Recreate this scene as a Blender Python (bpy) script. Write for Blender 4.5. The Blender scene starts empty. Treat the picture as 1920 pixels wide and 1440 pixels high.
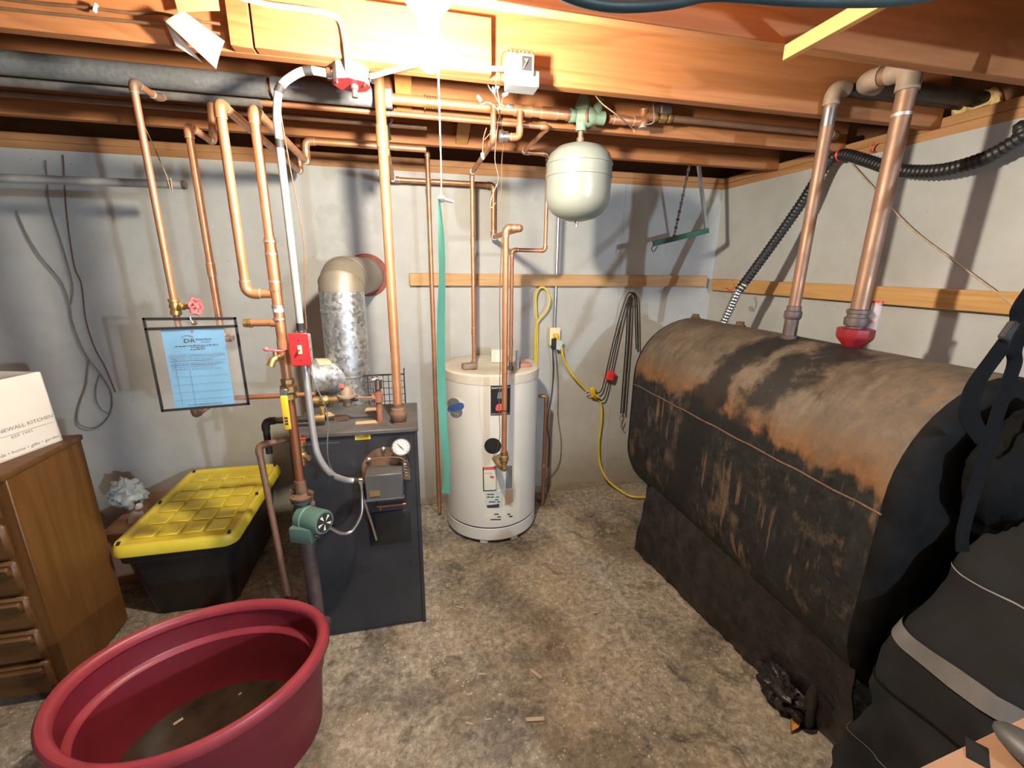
import bpy, bmesh, math, random
from mathutils import Vector, Matrix, noise as mnoise

# ------------------------------------------------------------------ camera
F, HC = 812.4, 1.65
ya, pa, ra = math.radians(12.93), math.radians(15.13), math.radians(0.76)
FW = Vector((math.sin(ya)*math.cos(pa), math.cos(ya)*math.cos(pa), -math.sin(pa)))
_rt = Vector((math.cos(ya), -math.sin(ya), 0)); _up = _rt.cross(FW)
RT = math.cos(ra)*_rt + math.sin(ra)*_up
UP = -math.sin(ra)*_rt + math.cos(ra)*_up
CAM = Vector((0, 0, HC))
scn = bpy.context.scene
col = scn.collection
cd = bpy.data.cameras.new('camera'); cam = bpy.data.objects.new('camera', cd); col.objects.link(cam)
cd.sensor_fit = 'HORIZONTAL'; cd.sensor_width = 36; cd.lens = F/1920*36; cd.clip_start = .02
cam.matrix_world = Matrix(((RT.x, UP.x, -FW.x, 0), (RT.y, UP.y, -FW.y, 0), (RT.z, UP.z, -FW.z, HC), (0, 0, 0, 1)))
scn.camera = cam

# ------------------------------------------------------------------ world, exposure, lamp data
w = bpy.data.worlds.new('world'); scn.world = w; w.use_nodes = True
w.node_tree.nodes['Background'].inputs[0].default_value = (.75, .8, 1, 1)
w.node_tree.nodes['Background'].inputs[1].default_value = 0.03
scn.view_settings.view_transform = 'Standard'; scn.view_settings.look = 'None'
scn.view_settings.exposure = 0.35; scn.view_settings.gamma = 1.0; scn.view_settings.use_curve_mapping = False
BULB = Vector((0.064, 1.172, 2.118)); BULB_E = 2800; BULB_C = (1, .90, .73)
LAMP2 = Vector((1.78, -2.2, 1.86)); LAMP2_E = 5000; LAMP2_C = (.66, .82, 1)

# ------------------------------------------------------------------ projection helpers (room points read off the photograph)
def ray(x, y): return (x-960)/F*RT - (y-720)/F*UP + FW
def at(x, y, X=None, Y=None, Z=None):
    d = ray(x, y)
    i, v = (0, X) if X is not None else (1, Y) if Y is not None else (2, Z)
    return CAM + d*((v-CAM[i])/d[i])
def along(p, ax, x=None, y=None):
    p = Vector(p); e = Vector([1.0 if c == ax else 0.0 for c in 'XYZ']); v = p-CAM
    if x is not None: u, k = RT*F, (x-960)
    else: u, k = UP*(-F), (y-720)
    t = (k*v.dot(FW)-v.dot(u))/(e.dot(u)-k*e.dot(FW))
    return p+e*t

# ------------------------------------------------------------------ mesh builder
ORG = {}
class MB:
    def __init__(s): s.v = []; s.f = []
    def add(s, vs, fs):
        o = len(s.v); s.v += [Vector(v) for v in vs]; s.f += [tuple(i+o for i in f) for f in fs]; return s
    def box(s, c, size, rot=None, bev=0.0, seg=1):
        bm = bmesh.new(); bmesh.ops.create_cube(bm, size=1)
        bmesh.ops.scale(bm, vec=Vector(size), verts=bm.verts)
        if bev: bmesh.ops.bevel(bm, geom=bm.edges[:], offset=bev, segments=seg, affect='EDGES', profile=.5)
        M = Matrix.Translation(Vector(c))
        if rot is not None: M = M @ rot.to_4x4()
        bm.verts.ensure_lookup_table()
        s.add([M @ v.co for v in bm.verts], [[v.index for v in f.verts] for f in bm.faces]); bm.free(); return s
    def span(s, a, b, bev=0.0, seg=1):
        a, b = Vector(a), Vector(b)
        return s.box((a+b)/2, [abs(b[i]-a[i]) for i in range(3)], None, bev, seg)
    def lathe(s, prof, o=(0, 0, 0), ax=(0, 0, 1), n=24, caps=True):
        o = Vector(o); ax = Vector(ax).normalized(); u = ax.orthogonal().normalized(); v = ax.cross(u)
        vs = []; fs = []; m = len(prof)
        for r, h in prof:
            for k in range(n):
                a = 2*math.pi*k/n; vs.append(o+ax*h+(u*math.cos(a)+v*math.sin(a))*max(r, 1e-5))
        for i in range(m-1):
            for k in range(n):
                k2 = (k+1) % n; fs.append((i*n+k, i*n+k2, (i+1)*n+k2, (i+1)*n+k))
        caps = caps and prof[0] != prof[-1]
        if caps and prof[0][0] > 1e-4: fs.append(tuple(range(n-1, -1, -1)))
        if caps and prof[-1][0] > 1e-4: fs.append(tuple((m-1)*n+k for k in range(n)))
        return s.add(vs, fs)
    def cyl(s, a, b, r, n=16, r2=None):
        a, b = Vector(a), Vector(b); L = (b-a).length
        return s.lathe([(r, 0), (r if r2 is None else r2, L)], a, b-a, n)
    def tube(s, pts, r, n=10, cap=True, flat=None):
        pts = [Vector(p) for p in pts]; m = len(pts)
        rr = r if isinstance(r, (list, tuple)) else [r]*m
        T = [(pts[min(i+1, m-1)]-pts[max(i-1, 0)]).normalized() for i in range(m)]
        u = T[0].orthogonal().normalized(); vs = []; fs = []
        for i in range(m):
            if i: u = (u-T[i]*u.dot(T[i])); u = u.normalized() if u.length > 1e-6 else T[i].orthogonal().normalized()
            v = T[i].cross(u)
            for k in range(n):
                a = 2*math.pi*k/n; vs.append(pts[i]+(u*math.cos(a)+v*math.sin(a))*rr[i])
        for i in range(m-1):
            for k in range(n):
                k2 = (k+1) % n; fs.append((i*n+k, i*n+k2, (i+1)*n+k2, (i+1)*n+k))
        if cap: fs.append(tuple(range(n-1, -1, -1))); fs.append(tuple((m-1)*n+k for k in range(n)))
        return s.add(vs, fs)
    def sph(s, c, r, n=14, sc=(1, 1, 1)):
        c = Vector(c); m = n//2+1; vs = []; fs = []
        for i in range(m+1):
            t = math.pi*i/m
            for k in range(n):
                a = 2*math.pi*k/n
                vs.append(c+Vector((sc[0]*r*math.sin(t)*math.cos(a), sc[1]*r*math.sin(t)*math.sin(a), sc[2]*r*math.cos(t))))
        for i in range(m):
            for k in range(n):
                k2 = (k+1) % n; fs.append((i*n+k, (i+1)*n+k, (i+1)*n+k2, i*n+k2))
        return s.add(vs, fs)
    def prism(s, poly, o, u, v, th):
        o, u, v = Vector(o), Vector(u).normalized(), Vector(v).normalized(); w_ = u.cross(v); n = len(poly)
        vs = [o+u*a+v*b for a, b in poly]+[o+u*a+v*b+w_*th for a, b in poly]
        fs = [tuple(range(n-1, -1, -1)), tuple(range(n, 2*n))]+[(i, (i+1) % n, n+(i+1) % n, n+i) for i in range(n)]
        return s.add(vs, fs)
    def grid(s, fn, nu, nv, th=None):
        vs = [Vector(fn(i/nu, j/nv)) for i in range(nu+1) for j in range(nv+1)]
        q = [(i*(nv+1)+j, (i+1)*(nv+1)+j, (i+1)*(nv+1)+j+1, i*(nv+1)+j+1) for i in range(nu) for j in range(nv)]
        if th is None: return s.add(vs, q)
        th = Vector(th); N = len(vs)
        b = [v+th for v in vs]; fs = [tuple(reversed(f)) for f in q]+[tuple(N+i for i in f) for f in q]
        rim = [i*(nv+1) for i in range(nu+1)]+[nu*(nv+1)+j for j in range(1, nv+1)]+[i*(nv+1)+nv for i in range(nu-1, -1, -1)]+[j for j in range(nv-1, 0, -1)]
        for a, c in zip(rim, rim[1:]+rim[:1]): fs.append((a, c, N+c, N+a))
        return s.add(vs+b, fs)
    def build(s, name, mat, parent=None, smooth=40, loc=None):
        if parent is not None: o = ORG[parent.name]
        elif loc is not None: o = Vector(loc)
        else:
            o = Vector(((min(v.x for v in s.v)+max(v.x for v in s.v))/2, (min(v.y for v in s.v)+max(v.y for v in s.v))/2, min(v.z for v in s.v)))
        me = bpy.data.meshes.new(name)
        me.from_pydata([v-o for v in s.v], [], s.f); me.update()
        bm = bmesh.new(); bm.from_mesh(me); bmesh.ops.recalc_face_normals(bm, faces=bm.faces); bm.to_mesh(me); bm.free()
        if smooth:
            me.shade_smooth(); me.set_sharp_from_angle(angle=math.radians(smooth))
        me.materials.append(M_[mat] if isinstance(mat, str) else mat)
        ob = bpy.data.objects.new(name, me); col.objects.link(ob)
        if parent is not None: ob.parent = parent
        else: ob.location = o
        ORG[ob.name] = o
        return ob

def tag(o, label, cat, group=None):
    o['label'] = label; o['category'] = cat
    if group: o['group'] = group
    return o
def thing(name, label, cat, loc, group=None):
    o = bpy.data.objects.new(name, None); col.objects.link(o); o.location = Vector(loc); o.empty_display_size = .05
    ORG[o.name] = Vector(loc); return tag(o, label, cat, group)
def struct(o): o['kind'] = 'structure'; return o
def lab(o, l): o['label'] = l; return o
def cr(pts, n=8):
    pts = [Vector(p) for p in pts]; P = [pts[0]*2-pts[1]]+pts+[pts[-1]*2-pts[-2]]; out = []
    for i in range(1, len(P)-2):
        a, b, c, d = P[i-1:i+3]
        for k in range(n):
            t = k/n; out.append(.5*((2*b)+(c-a)*t+(2*a-5*b+4*c-d)*t*t+(3*b-a-3*c+d)*t**3))
    out.append(pts[-1]); return out
def text(s_, parent, o, u, v, h, mat, name='lettering', align='LEFT', width=None, italic=0, push=.0008):
    cu = bpy.data.curves.new('t', 'FONT'); cu.body = s_; cu.align_x = align; cu.size = 1; cu.extrude = 0; cu.resolution_u = 2; cu.shear = italic; cu.offset = .012
    ob = bpy.data.objects.new('t', cu); col.objects.link(ob)
    me = bpy.data.meshes.new_from_object(ob.evaluated_get(bpy.context.evaluated_depsgraph_get()))
    bpy.data.objects.remove(ob); bpy.data.curves.remove(cu)
    u, v = Vector(u).normalized(), Vector(v).normalized(); nrm = u.cross(v)
    xs = [q.co.x for q in me.vertices] or [0, 1]; ww = max(xs)-min(xs) or 1
    sx = h if width is None else width/ww
    org = Vector(o)-ORG[parent.name]+nrm*push
    for q in me.vertices: q.co = org+u*(q.co.x*sx)+v*(q.co.y*h)
    me.materials.clear(); me.materials.append(M_[mat]); me.name = name
    r = bpy.data.objects.new(name, me); col.objects.link(r); r.parent = parent; ORG[r.name] = ORG[parent.name]
    return r

# ------------------------------------------------------------------ materials
M_ = {}
def base_mat(name, rough=.6, metal=0.0, spec=.5):
    m = bpy.data.materials.new(name); m.use_nodes = True; nt = m.node_tree; b = nt.nodes['Principled BSDF']
    b.inputs['Roughness'].default_value = rough; b.inputs['Metallic'].default_value = metal
    b.inputs['Specular IOR Level'].default_value = spec
    M_[name] = m; return m, nt, b
def nd(nt, t, **k):
    n = nt.nodes.new(t)
    for a, v in k.items(): setattr(n, a, v)
    return n
def coords(nt, sc=(1, 1, 1), gen='Object'):
    tc = nd(nt, 'ShaderNodeTexCoord'); mp = nd(nt, 'ShaderNodeMapping'); mp.inputs['Scale'].default_value = sc
    nt.links.new(tc.outputs[gen], mp.inputs[0]); return mp.outputs[0]
def noise_n(nt, vec, scale, detail=4, rough=.55, dist=0):
    n = nd(nt, 'ShaderNodeTexNoise'); n.inputs['Scale'].default_value = scale; n.inputs['Detail'].default_value = detail
    n.inputs['Roughness'].default_value = rough; n.inputs['Distortion'].default_value = dist
    nt.links.new(vec, n.inputs['Vector']); return n.outputs['Fac']
def ramp(nt, fac, stops):
    r = nd(nt, 'ShaderNodeValToRGB'); e = r.color_ramp.elements
    while len(e) < len(stops): e.new(.5)
    for i, (p, c) in enumerate(stops):
        e[i].position = p; e[i].color = (c[0], c[1], c[2], 1) if isinstance(c, (tuple, list)) else (c, c, c, 1)
    nt.links.new(fac, r.inputs[0]); return r.outputs[0]
def mix(nt, f, a, b, mode='MIX'):
    m = nd(nt, 'ShaderNodeMix', data_type='RGBA', blend_type=mode)
    for s_, i in ((f, 0), (a, 6), (b, 7)):
        if isinstance(s_, (int, float)): m.inputs[i].default_value = s_
        elif isinstance(s_, tuple): m.inputs[i].default_value = (*s_[:3], 1)
        else: nt.links.new(s_, m.inputs[i])
    return m.outputs[2]
def math_n(nt, op, a, b=0.0, c=0.0, clamp=False):
    m = nd(nt, 'ShaderNodeMath', operation=op, use_clamp=clamp)
    for i, s_ in enumerate((a, b, c)):
        if isinstance(s_, (int, float)): m.inputs[i].default_value = s_
        else: nt.links.new(s_, m.inputs[i])
    return m.outputs[0]
def bump(nt, b, h, strength=.3, dist=.01):
    bp = nd(nt, 'ShaderNodeBump'); bp.inputs['Strength'].default_value = strength; bp.inputs['Distance'].default_value = dist
    nt.links.new(h, bp.inputs['Height']); nt.links.new(bp.outputs[0], b.inputs['Normal'])
def pm(name, c1, c2=None, scale=12, detail=4, rough=.55, metal=0.0, lo=.35, hi=.65, bs=0, bd=.003, sc=(1, 1, 1), spec=.5, gen='Object', rv=0):
    m, nt, b = base_mat(name, rough, metal, spec)
    if c2 is None: c2 = tuple(x*.82 for x in c1)
    v = coords(nt, sc, gen); f = noise_n(nt, v, scale, detail)
    nt.links.new(ramp(nt, f, [(lo, c1), (hi, c2)]), b.inputs['Base Color'])
    if rv: nt.links.new(ramp(nt, f, [(lo, rough-rv), (hi, rough+rv)]), b.inputs['Roughness'])
    if bs: bump(nt, b, f, bs, bd)
    return m
def wood(name, c1, c2, ax=0, freq=9, rough=.65, knots=True):
    m, nt, b = base_mat(name, rough, 0, .3)
    sc = [5.0]*3; sc[ax] = .55; v = coords(nt, tuple(sc))
    n1 = noise_n(nt, v, 1.3, 2, .4, .3)
    bands = math_n(nt, 'FRACT', math_n(nt, 'MULTIPLY', n1, freq))
    g = ramp(nt, bands, [(0, 0), (.55, .25), (.86, 1), (1, .1)])
    sc2 = [90.0]*3; sc2[ax] = 3; fine = noise_n(nt, coords(nt, tuple(sc2)), 1, 3)
    big = noise_n(nt, coords(nt, (2, 2, 2)), 1.2, 3)
    c = mix(nt, math_n(nt, 'MULTIPLY', g, .55), c1, c2)
    c = mix(nt, ramp(nt, fine, [(.4, 0), (.75, .35)]), c, tuple(x*.7 for x in c2))
    c = mix(nt, ramp(nt, big, [(.4, 0), (.75, .35)]), c, tuple(x*.75 for x in c1))
    nt.links.new(c, b.inputs['Base Color']); bump(nt, b, fine, .15, .002)
    return m

# concrete wall
def wall_material():
    m, nt, b = base_mat('concrete_wall', .85, 0, .25)
    v = coords(nt, (1, 1, 1)); big = noise_n(nt, v, 1.6, 5, .6); mid = noise_n(nt, v, 9, 5, .65); fine = noise_n(nt, v, 70, 3)
    c = ramp(nt, big, [(.3, (.37, .375, .365)), (.5, (.46, .462, .445)), (.7, (.53, .528, .505))])
    c = mix(nt, ramp(nt, mid, [(.42, .0), (.7, .28)]), c, (.36, .345, .305))
    vert = noise_n(nt, coords(nt, (3.2, 3.2, .25)), 1, 3)
    c = mix(nt, ramp(nt, vert, [(.5, 0), (.72, .3)]), c, (.40, .38, .33))
    vo = nd(nt, 'ShaderNodeTexVoronoi'); vo.inputs['Scale'].default_value = 26; nt.links.new(v, vo.inputs['Vector'])
    pit = ramp(nt, vo.outputs['Distance'], [(.05, 1), (.09, 0)])
    pick = ramp(nt, vo.outputs['Color'], [(.0, 1), (.16, 1), (.17, 0)])
    pitm = math_n(nt, 'MULTIPLY', pit, pick)
    c = mix(nt, math_n(nt, 'MULTIPLY', pitm, .75), c, (.12, .11, .10))
    # damp tide mark low on the wall
    sx = nd(nt, 'ShaderNodeSeparateXYZ'); nt.links.new(coords(nt), sx.inputs[0])
    low = math_n(nt, 'ADD', sx.outputs[2], math_n(nt, 'MULTIPLY', math_n(nt, 'SUBTRACT', mid, .5), .5))
    c = mix(nt, ramp(nt, low, [(.10, .75), (.42, .0)]), c, (.31, .27, .20))
    nt.links.new(c, b.inputs['Base Color'])
    h = math_n(nt, 'ADD', math_n(nt, 'MULTIPLY', mid, .6), math_n(nt, 'MULTIPLY', fine, .25))
    h = math_n(nt, 'SUBTRACT', h, math_n(nt, 'MULTIPLY', pitm, .8)); bump(nt, b, h, .35, .006)
def floor_material():
    m, nt, b = base_mat('concrete_floor', .8, 0, .3)
    v = coords(nt); big = noise_n(nt, v, 1.7, 5, .6, .5); mid = noise_n(nt, v, 5.5, 6, .7, .8); grit = noise_n(nt, v, 34, 8, .82, .3); fine = noise_n(nt, v, 120, 4, .7)
    hue = noise_n(nt, coords(nt, (1.3, 1.1, 1)), 1.9, 4, .6)
    c = ramp(nt, grit, [(.30, (.062, .056, .048)), (.44, (.23, .203, .165)), (.54, (.36, .315, .245)), (.68, (.62, .55, .43))])
    c = mix(nt, ramp(nt, hue, [(.45, 0), (.62, .55)]), c, mix(nt, .5, c, (.50, .36, .19)))
    c = mix(nt, ramp(nt, big, [(.40, .80), (.54, 0)]), c, mix(nt, 1.0, c, (.42, .41, .41), 'MULTIPLY'))
    c = mix(nt, ramp(nt, mid, [(.54, 0), (.66, .85)]), c, mix(nt, 1.0, c, (.36, .345, .33), 'MULTIPLY'))
    c = mix(nt, ramp(nt, mid, [(.30, .6), (.42, 0)]), c, mix(nt, .45, c, (.62, .56, .44)))
    vo = nd(nt, 'ShaderNodeTexVoronoi'); vo.inputs['Scale'].default_value = 75; nt.links.new(v, vo.inputs['Vector'])
    sp = math_n(nt, 'MULTIPLY', ramp(nt, vo.outputs['Distance'], [(.20, 1), (.38, 0)]), ramp(nt, vo.outputs['Color'], [(.0, 1), (.30, 1), (.32, 0)]))
    sp = math_n(nt, 'MULTIPLY', sp, ramp(nt, noise_n(nt, v, 4.2, 5, .7), [(.46, 0), (.60, 1)]))
    c = mix(nt, math_n(nt, 'MULTIPLY', sp, .7), c, (.68, .62, .50))
    vo2 = nd(nt, 'ShaderNodeTexVoronoi'); vo2.inputs['Scale'].default_value = 26; nt.links.new(v, vo2.inputs['Vector'])
    fl = math_n(nt, 'MULTIPLY', ramp(nt, vo2.outputs['Distance'], [(.3, 1), (.42, 0)]), ramp(nt, noise_n(nt, v, 1.4, 3), [(.58, 0), (.66, .6)]))
    c = mix(nt, fl, c, (.44, .41, .34))
    nt.links.new(c, b.inputs['Base Color'])
    nt.links.new(ramp(nt, big, [(.35, .5), (.6, .85)]), b.inputs['Roughness'])
    bump(nt, b, math_n(nt, 'ADD', math_n(nt, 'ADD', grit, math_n(nt, 'MULTIPLY', fine, .4)), math_n(nt, 'MULTIPLY', sp, .6)), .55, .005)
def tank_material():
    m, nt, b = base_mat('rusty_tank', .75, 0, .3)
    v = coords(nt); s_ = nd(nt, 'ShaderNodeSeparateXYZ'); nt.links.new(v, s_.inputs[0]); Z = s_.outputs[2]; Y = s_.outputs[1]; X = s_.outputs[0]
    n1 = noise_n(nt, v, 5, 6, .65); n2 = noise_n(nt, v, 22, 5, .7); st = noise_n(nt, coords(nt, (26, 26, 2.0)), 1, 4, .6); st2 = noise_n(nt, coords(nt, (11, 9, 1.2)), 1, 4, .6)
    brush = noise_n(nt, coords(nt, (9, 30, 9)), 1, 5, .65)
    dust = ramp(nt, n1, [(.3, (.050, .038, .028)), (.5, (.098, .075, .055)), (.68, (.145, .112, .082))])
    dust = mix(nt, ramp(nt, brush, [(.45, 0), (.7, .5)]), dust, (.19, .15, .11))
    dust = mix(nt, ramp(nt, n2, [(.5, 0), (.72, .6)]), dust, (.06, .045, .035))
    blk = ramp(nt, n2, [(.35, (.009, .009, .009)), (.62, (.022, .021, .02)), (.78, (.075, .06, .046))])
    rust = ramp(nt, n2, [(.3, (.09, .042, .018)), (.65, (.20, .098, .038))])
    # paint worn off above the seam, ragged drips along the edge
    k = math_n(nt, 'ADD', Z, math_n(nt, 'ADD', math_n(nt, 'MULTIPLY', math_n(nt, 'SUBTRACT', st2, .5), .20), math_n(nt, 'MULTIPLY', math_n(nt, 'SUBTRACT', n1, .5), .14)))
    c = mix(nt, ramp(nt, math_n(nt, 'SUBTRACT', k, .57), [(.46, 0), (.49, 1)]), blk, rust)
    c = mix(nt, ramp(nt, math_n(nt, 'SUBTRACT', k, .57), [(.50, 0), (.62, 1)]), c, dust)
    # rust runs on the black side
    run = math_n(nt, 'MULTIPLY', ramp(nt, st, [(.56, 0), (.63, 1)]), ramp(nt, n1, [(.50, 0), (.58, 1)]))
    c = mix(nt, math_n(nt, 'MULTIPLY', run, .75), c, (.17, .105, .055))
    pale = ramp(nt, noise_n(nt, coords(nt, (6, 6, 4)), 1, 6, .7), [(.55, 0), (.64, .7)])
    c = mix(nt, pale, c, (.115, .078, .05))
    scr = ramp(nt, noise_n(nt, coords(nt, (60, 60, 5)), 1, 3, .6), [(.66, 0), (.72, .5)])
    c = mix(nt, scr, c, (.13, .115, .10))
    # oil spilled from the fill pipes: runs from the top down the front
    def stain(y0, half, z0, amp):
        d = math_n(nt, 'ABSOLUTE', math_n(nt, 'SUBTRACT', math_n(nt, 'ADD', Y, math_n(nt, 'MULTIPLY', math_n(nt, 'SUBTRACT', Z, 1.1), .32)), y0))
        d = math_n(nt, 'ADD', d, math_n(nt, 'MULTIPLY', math_n(nt, 'SUBTRACT', n1, .5), amp))
        return math_n(nt, 'MULTIPLY', ramp(nt, d, [(half*.45, 1), (half*1.1, 0)]), ramp(nt, math_n(nt, 'ADD', Z, math_n(nt, 'MULTIPLY', math_n(nt, 'SUBTRACT', n1, .5), .5)), [(z0, 0), (z0+.1, 1)]))
    for y0, half, z0, amp in ((.06, .12, .2, .5), (-.16, .13, .92, .55)):
        c = mix(nt, math_n(nt, 'MULTIPLY', stain(y0, half, z0, amp), .9), c, (.012, .011, .011))
    nt.links.new(c, b.inputs['Base Color'])
    nt.links.new(ramp(nt, n1, [(.35, .45), (.65, .85)]), b.inputs['Roughness'])
    bump(nt, b, math_n(nt, 'ADD', n2, st), .25, .004)
def galv():
    m, nt, b = base_mat('galvanized', .42, .85)
    vo = nd(nt, 'ShaderNodeTexVoronoi'); vo.inputs['Scale'].default_value = 70; nt.links.new(coords(nt), vo.inputs['Vector'])
    c = ramp(nt, vo.outputs['Color'], [(.1, (.36, .38, .40)), (.9, (.66, .68, .70))])
    nt.links.new(c, b.inputs['Base Color']); nt.links.new(ramp(nt, vo.outputs['Color'], [(0, .32), (1, .52)]), b.inputs['Roughness'])
def emis(name, c, e):
    m = bpy.data.materials.new(name); m.use_nodes = True; nt = m.node_tree; nt.nodes.clear()
    em = nd(nt, 'ShaderNodeEmission'); em.inputs[0].default_value = (*c, 1); em.inputs[1].default_value = e
    o = nd(nt, 'ShaderNodeOutputMaterial'); nt.links.new(em.outputs[0], o.inputs[0]); M_[name] = m
def clear_mat(name, c=(1, 1, 1), tr=.85):
    m = bpy.data.materials.new(name); m.use_nodes = True; nt = m.node_tree; b = nt.nodes['Principled BSDF']
    b.inputs['Base Color'].default_value = (*c, 1); b.inputs['Roughness'].default_value = .12; b.inputs['Alpha'].default_value = 1-tr; M_[name] = m
wall_material(); floor_material(); tank_material(); galv()
emis('bulb_glow', BULB_C, BULB_E); emis('work_lamp_glow', LAMP2_C, LAMP2_E)
clear_mat('clear_vinyl', (.55, .53, .50), .90); clear_mat('clear_plastic', (.95, .8, .8), .6)
wood('joist_wood', (.40, .165, .062), (.25, .09, .03), 0, 8)
wood('strut_wood', (.50, .255, .085), (.38, .18, .055), 1, 6)
wood('sill_wood_x', (.42, .21, .09), (.30, .135, .05), 0, 7); wood('sill_wood_y', (.45, .235, .10), (.32, .15, .055), 1, 7)  # x, the back sill, is toned darker for shade up under the joists
wood('ledger_x', (.58, .35, .165), (.45, .25, .105), 0, 7); wood('ledger_y', (.60, .34, .125), (.47, .24, .08), 1, 7)
wood('rim_wood_shaded', (.16, .075, .032), (.10, .045, .02), 0, 5)  # rim boards coloured dark to stand in for shade in the joist bays
wood('subfloor_wood', (.34, .17, .075), (.24, .11, .045), 0, 5)
wood('cabinet_side', (.15, .066, .02), (.09, .037, .010), 2, 5, .4); wood('cabinet_drawer', (.12, .055, .018), (.07, .03, .009), 0, 6, .4)
pm('copper', (.60, .285, .15), (.46, .195, .095), 14, 5, .42, .62, bs=.05, rv=.08)
pm('copper_bright', (.70, .36, .185), (.56, .255, .12), 14, 5, .38, .62, rv=.06)
pm('copper_red', (.42, .16, .085), (.30, .13, .07), 18, 5, .45, .75, rv=.08)
pm('copper_dull', (.30, .17, .105), (.22, .135, .095), 9, 5, .5, .5, rv=.1)
pm('copper_dusty', (.34, .25, .18), (.24, .19, .15), 20, 5, .7, .35)
pm('solder', (.75, .72, .66), (.6, .56, .5), 40, 3, .4, .8)
pm('brass', (.58, .40, .17), (.40, .26, .10), 30, 4, .42, .85)
pm('iron_pipe', (.16, .12, .115), (.10, .075, .075), 20, 5, .55, .5, bs=.1)
pm('black_iron', (.025, .024, .024), (.05, .042, .038), 25, 4, .5, .3, bs=.1)
pm('rust_iron', (.20, .115, .065), (.12, .065, .04), 30, 5, .8, .2, bs=.3)
pm('rust_red', (.33, .14, .085), (.22, .09, .05), 25, 5, .75, .2, bs=.2)
pm('steel', (.62, .62, .62), (.5, .5, .5), 20, 3, .3, .95); pm('chrome', (.8, .8, .82), (.7, .7, .72), 10, 2, .15, 1)
pm('conduit_gray', (.52, .52, .52), (.44, .44, .45), 15, 3, .42, .6)
pm('conduit_white', (.36, .37, .375), (.30, .31, .315), 15, 3, .45, .15)
pm('foam_gray', (.125, .127, .13), (.095, .096, .10), 60, 4, .9, 0, bs=.5, bd=.004); pm('foam_light', (.21, .21, .22), (.165, .165, .175), 60, 4, .9, 0, bs=.5, bd=.004)
pm('foam_yellow', (.74, .56, .26), (.55, .38, .15), 40, 4, .9, 0, bs=.8, bd=.01)
pm('boiler_black', (.021, .023, .028), (.034, .036, .043), 4, 5, .33, 0, bs=.05, rv=.07); pm('boiler_top', (.11, .105, .105), (.065, .058, .056), 9, 5, .6, .2, bs=.1)
pm('tank_head', (.006, .006, .006), (.013, .012, .0115), 14, 6, .85, 0, bs=.2, spec=.12); pm('gloss_black', (.012, .012, .013), (.018, .018, .02), 5, 3, .2); pm('matte_black', (.014, .014, .014), (.02, .02, .02), 20, 3, .7)
pm('box_gray', (.11, .11, .11), (.085, .083, .082), 8, 4, .5, .2); pm('paint_light_gray', (.30, .31, .325), (.24, .25, .265), 10, 4, .5, .2)
pm('pump_green', (.10, .19, .155), (.075, .145, .12), 14, 5, .5, .1, bs=.1); pm('pump_dark', (.045, .075, .08), (.03, .05, .055), 14, 5, .5, .2)
pm('scoop_green', (.23, .33, .22), (.17, .25, .17), 14, 5, .55); pm('bracket_green', (.022, .11, .075), (.015, .08, .055), 14, 3, .45)
pm('tank_white', (.205, .222, .195), (.185, .2, .175), 3, 3, .28, 0, spec=.6); pm('heater_white', (.66, .65, .60), (.60, .585, .53), 2, 4, .38)
pm('heater_top', (.62, .575, .48), (.52, .475, .39), 6, 5, .55); pm('white_plastic', (.75, .74, .70), (.68, .67, .63), 10, 3, .5)
pm('red_paint', (.55, .03, .035), (.45, .02, .025), 10, 3, .4); pm('red_plastic', (.75, .06, .05), (.65, .04, .035), 10, 3, .4); pm('red_dark', (.24, .013, .016), (.15, .009, .011), 14, 4, .4)
pm('pink_paint', (.62, .16, .17), (.5, .08, .09), 50, 3, .5); pm('pink_pad', (.48, .22, .19), (.36, .16, .14), 40, 3, .8)
pm('yellow_vinyl', (.80, .50, .03), (.7, .42, .02), 10, 3, .4); pm('yellow_cord', (.72, .55, .05), (.62, .46, .04), 10, 3, .45); pm('lid_yellow', (.80, .64, .06), (.70, .54, .045), 5, 4, .45, bs=.1)
pm('outlet_cream', (.76, .68, .40), (.68, .6, .34), 12, 3, .5); pm('tote_black', (.010, .010, .010), (.016, .016, .016), 8, 4, .4)
pm('tub_red', (.185, .017, .029), (.14, .012, .021), 5, 5, .42, 0, bs=.06, rv=.06); pm('tub_rim', (.34, .045, .06), (.27, .034, .046), 6, 4, .4)
pm('tub_water', (.022, .016, .010), (.05, .036, .022), 9, 6, .10, 0, rv=.06)
pm('rubber_black', (.010, .010, .010), (.018, .018, .018), 20, 3, .45); pm('hose_teal', (.015, .045, .05), (.01, .03, .035), 10, 3, .5)
pm('strap_green', (.16, .52, .36), (.12, .44, .30), 8, 3, .6); pm('string_white', (.75, .72, .62), (.6, .56, .48), 40, 3, .9); pm('string_tan', (.50, .38, .24), (.4, .3, .18), 40, 3, .9)
pm('wire_brown', (.16, .085, .04), (.11, .06, .03), 20, 3, .7); pm('wire_gray', (.20, .185, .165), (.14, .13, .115), 20, 3, .8); pm('romex', (.52, .44, .29), (.45, .37, .23), 12, 3, .5); pm('wire_red', (.55, .15, .08), (.45, .1, .05), 20, 3, .6); pm('wire_blue', (.07, .12, .42), (.05, .09, .34), 20, 3, .5)
pm('paper_white', (.50, .48, .43), (.44, .42, .37), 8, 3, .8); pm('paper_blue', (.13, .42, .70), (.10, .36, .63), 5, 4, .75); pm('ink', (.02, .025, .05), (.03, .035, .06), 30, 2, .8); pm('ink_soft', (.09, .19, .32), (.07, .15, .26), 30, 2, .8); pm('ink_gray', (.2, .19, .18), (.26, .25, .23), 30, 2, .8)
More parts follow.
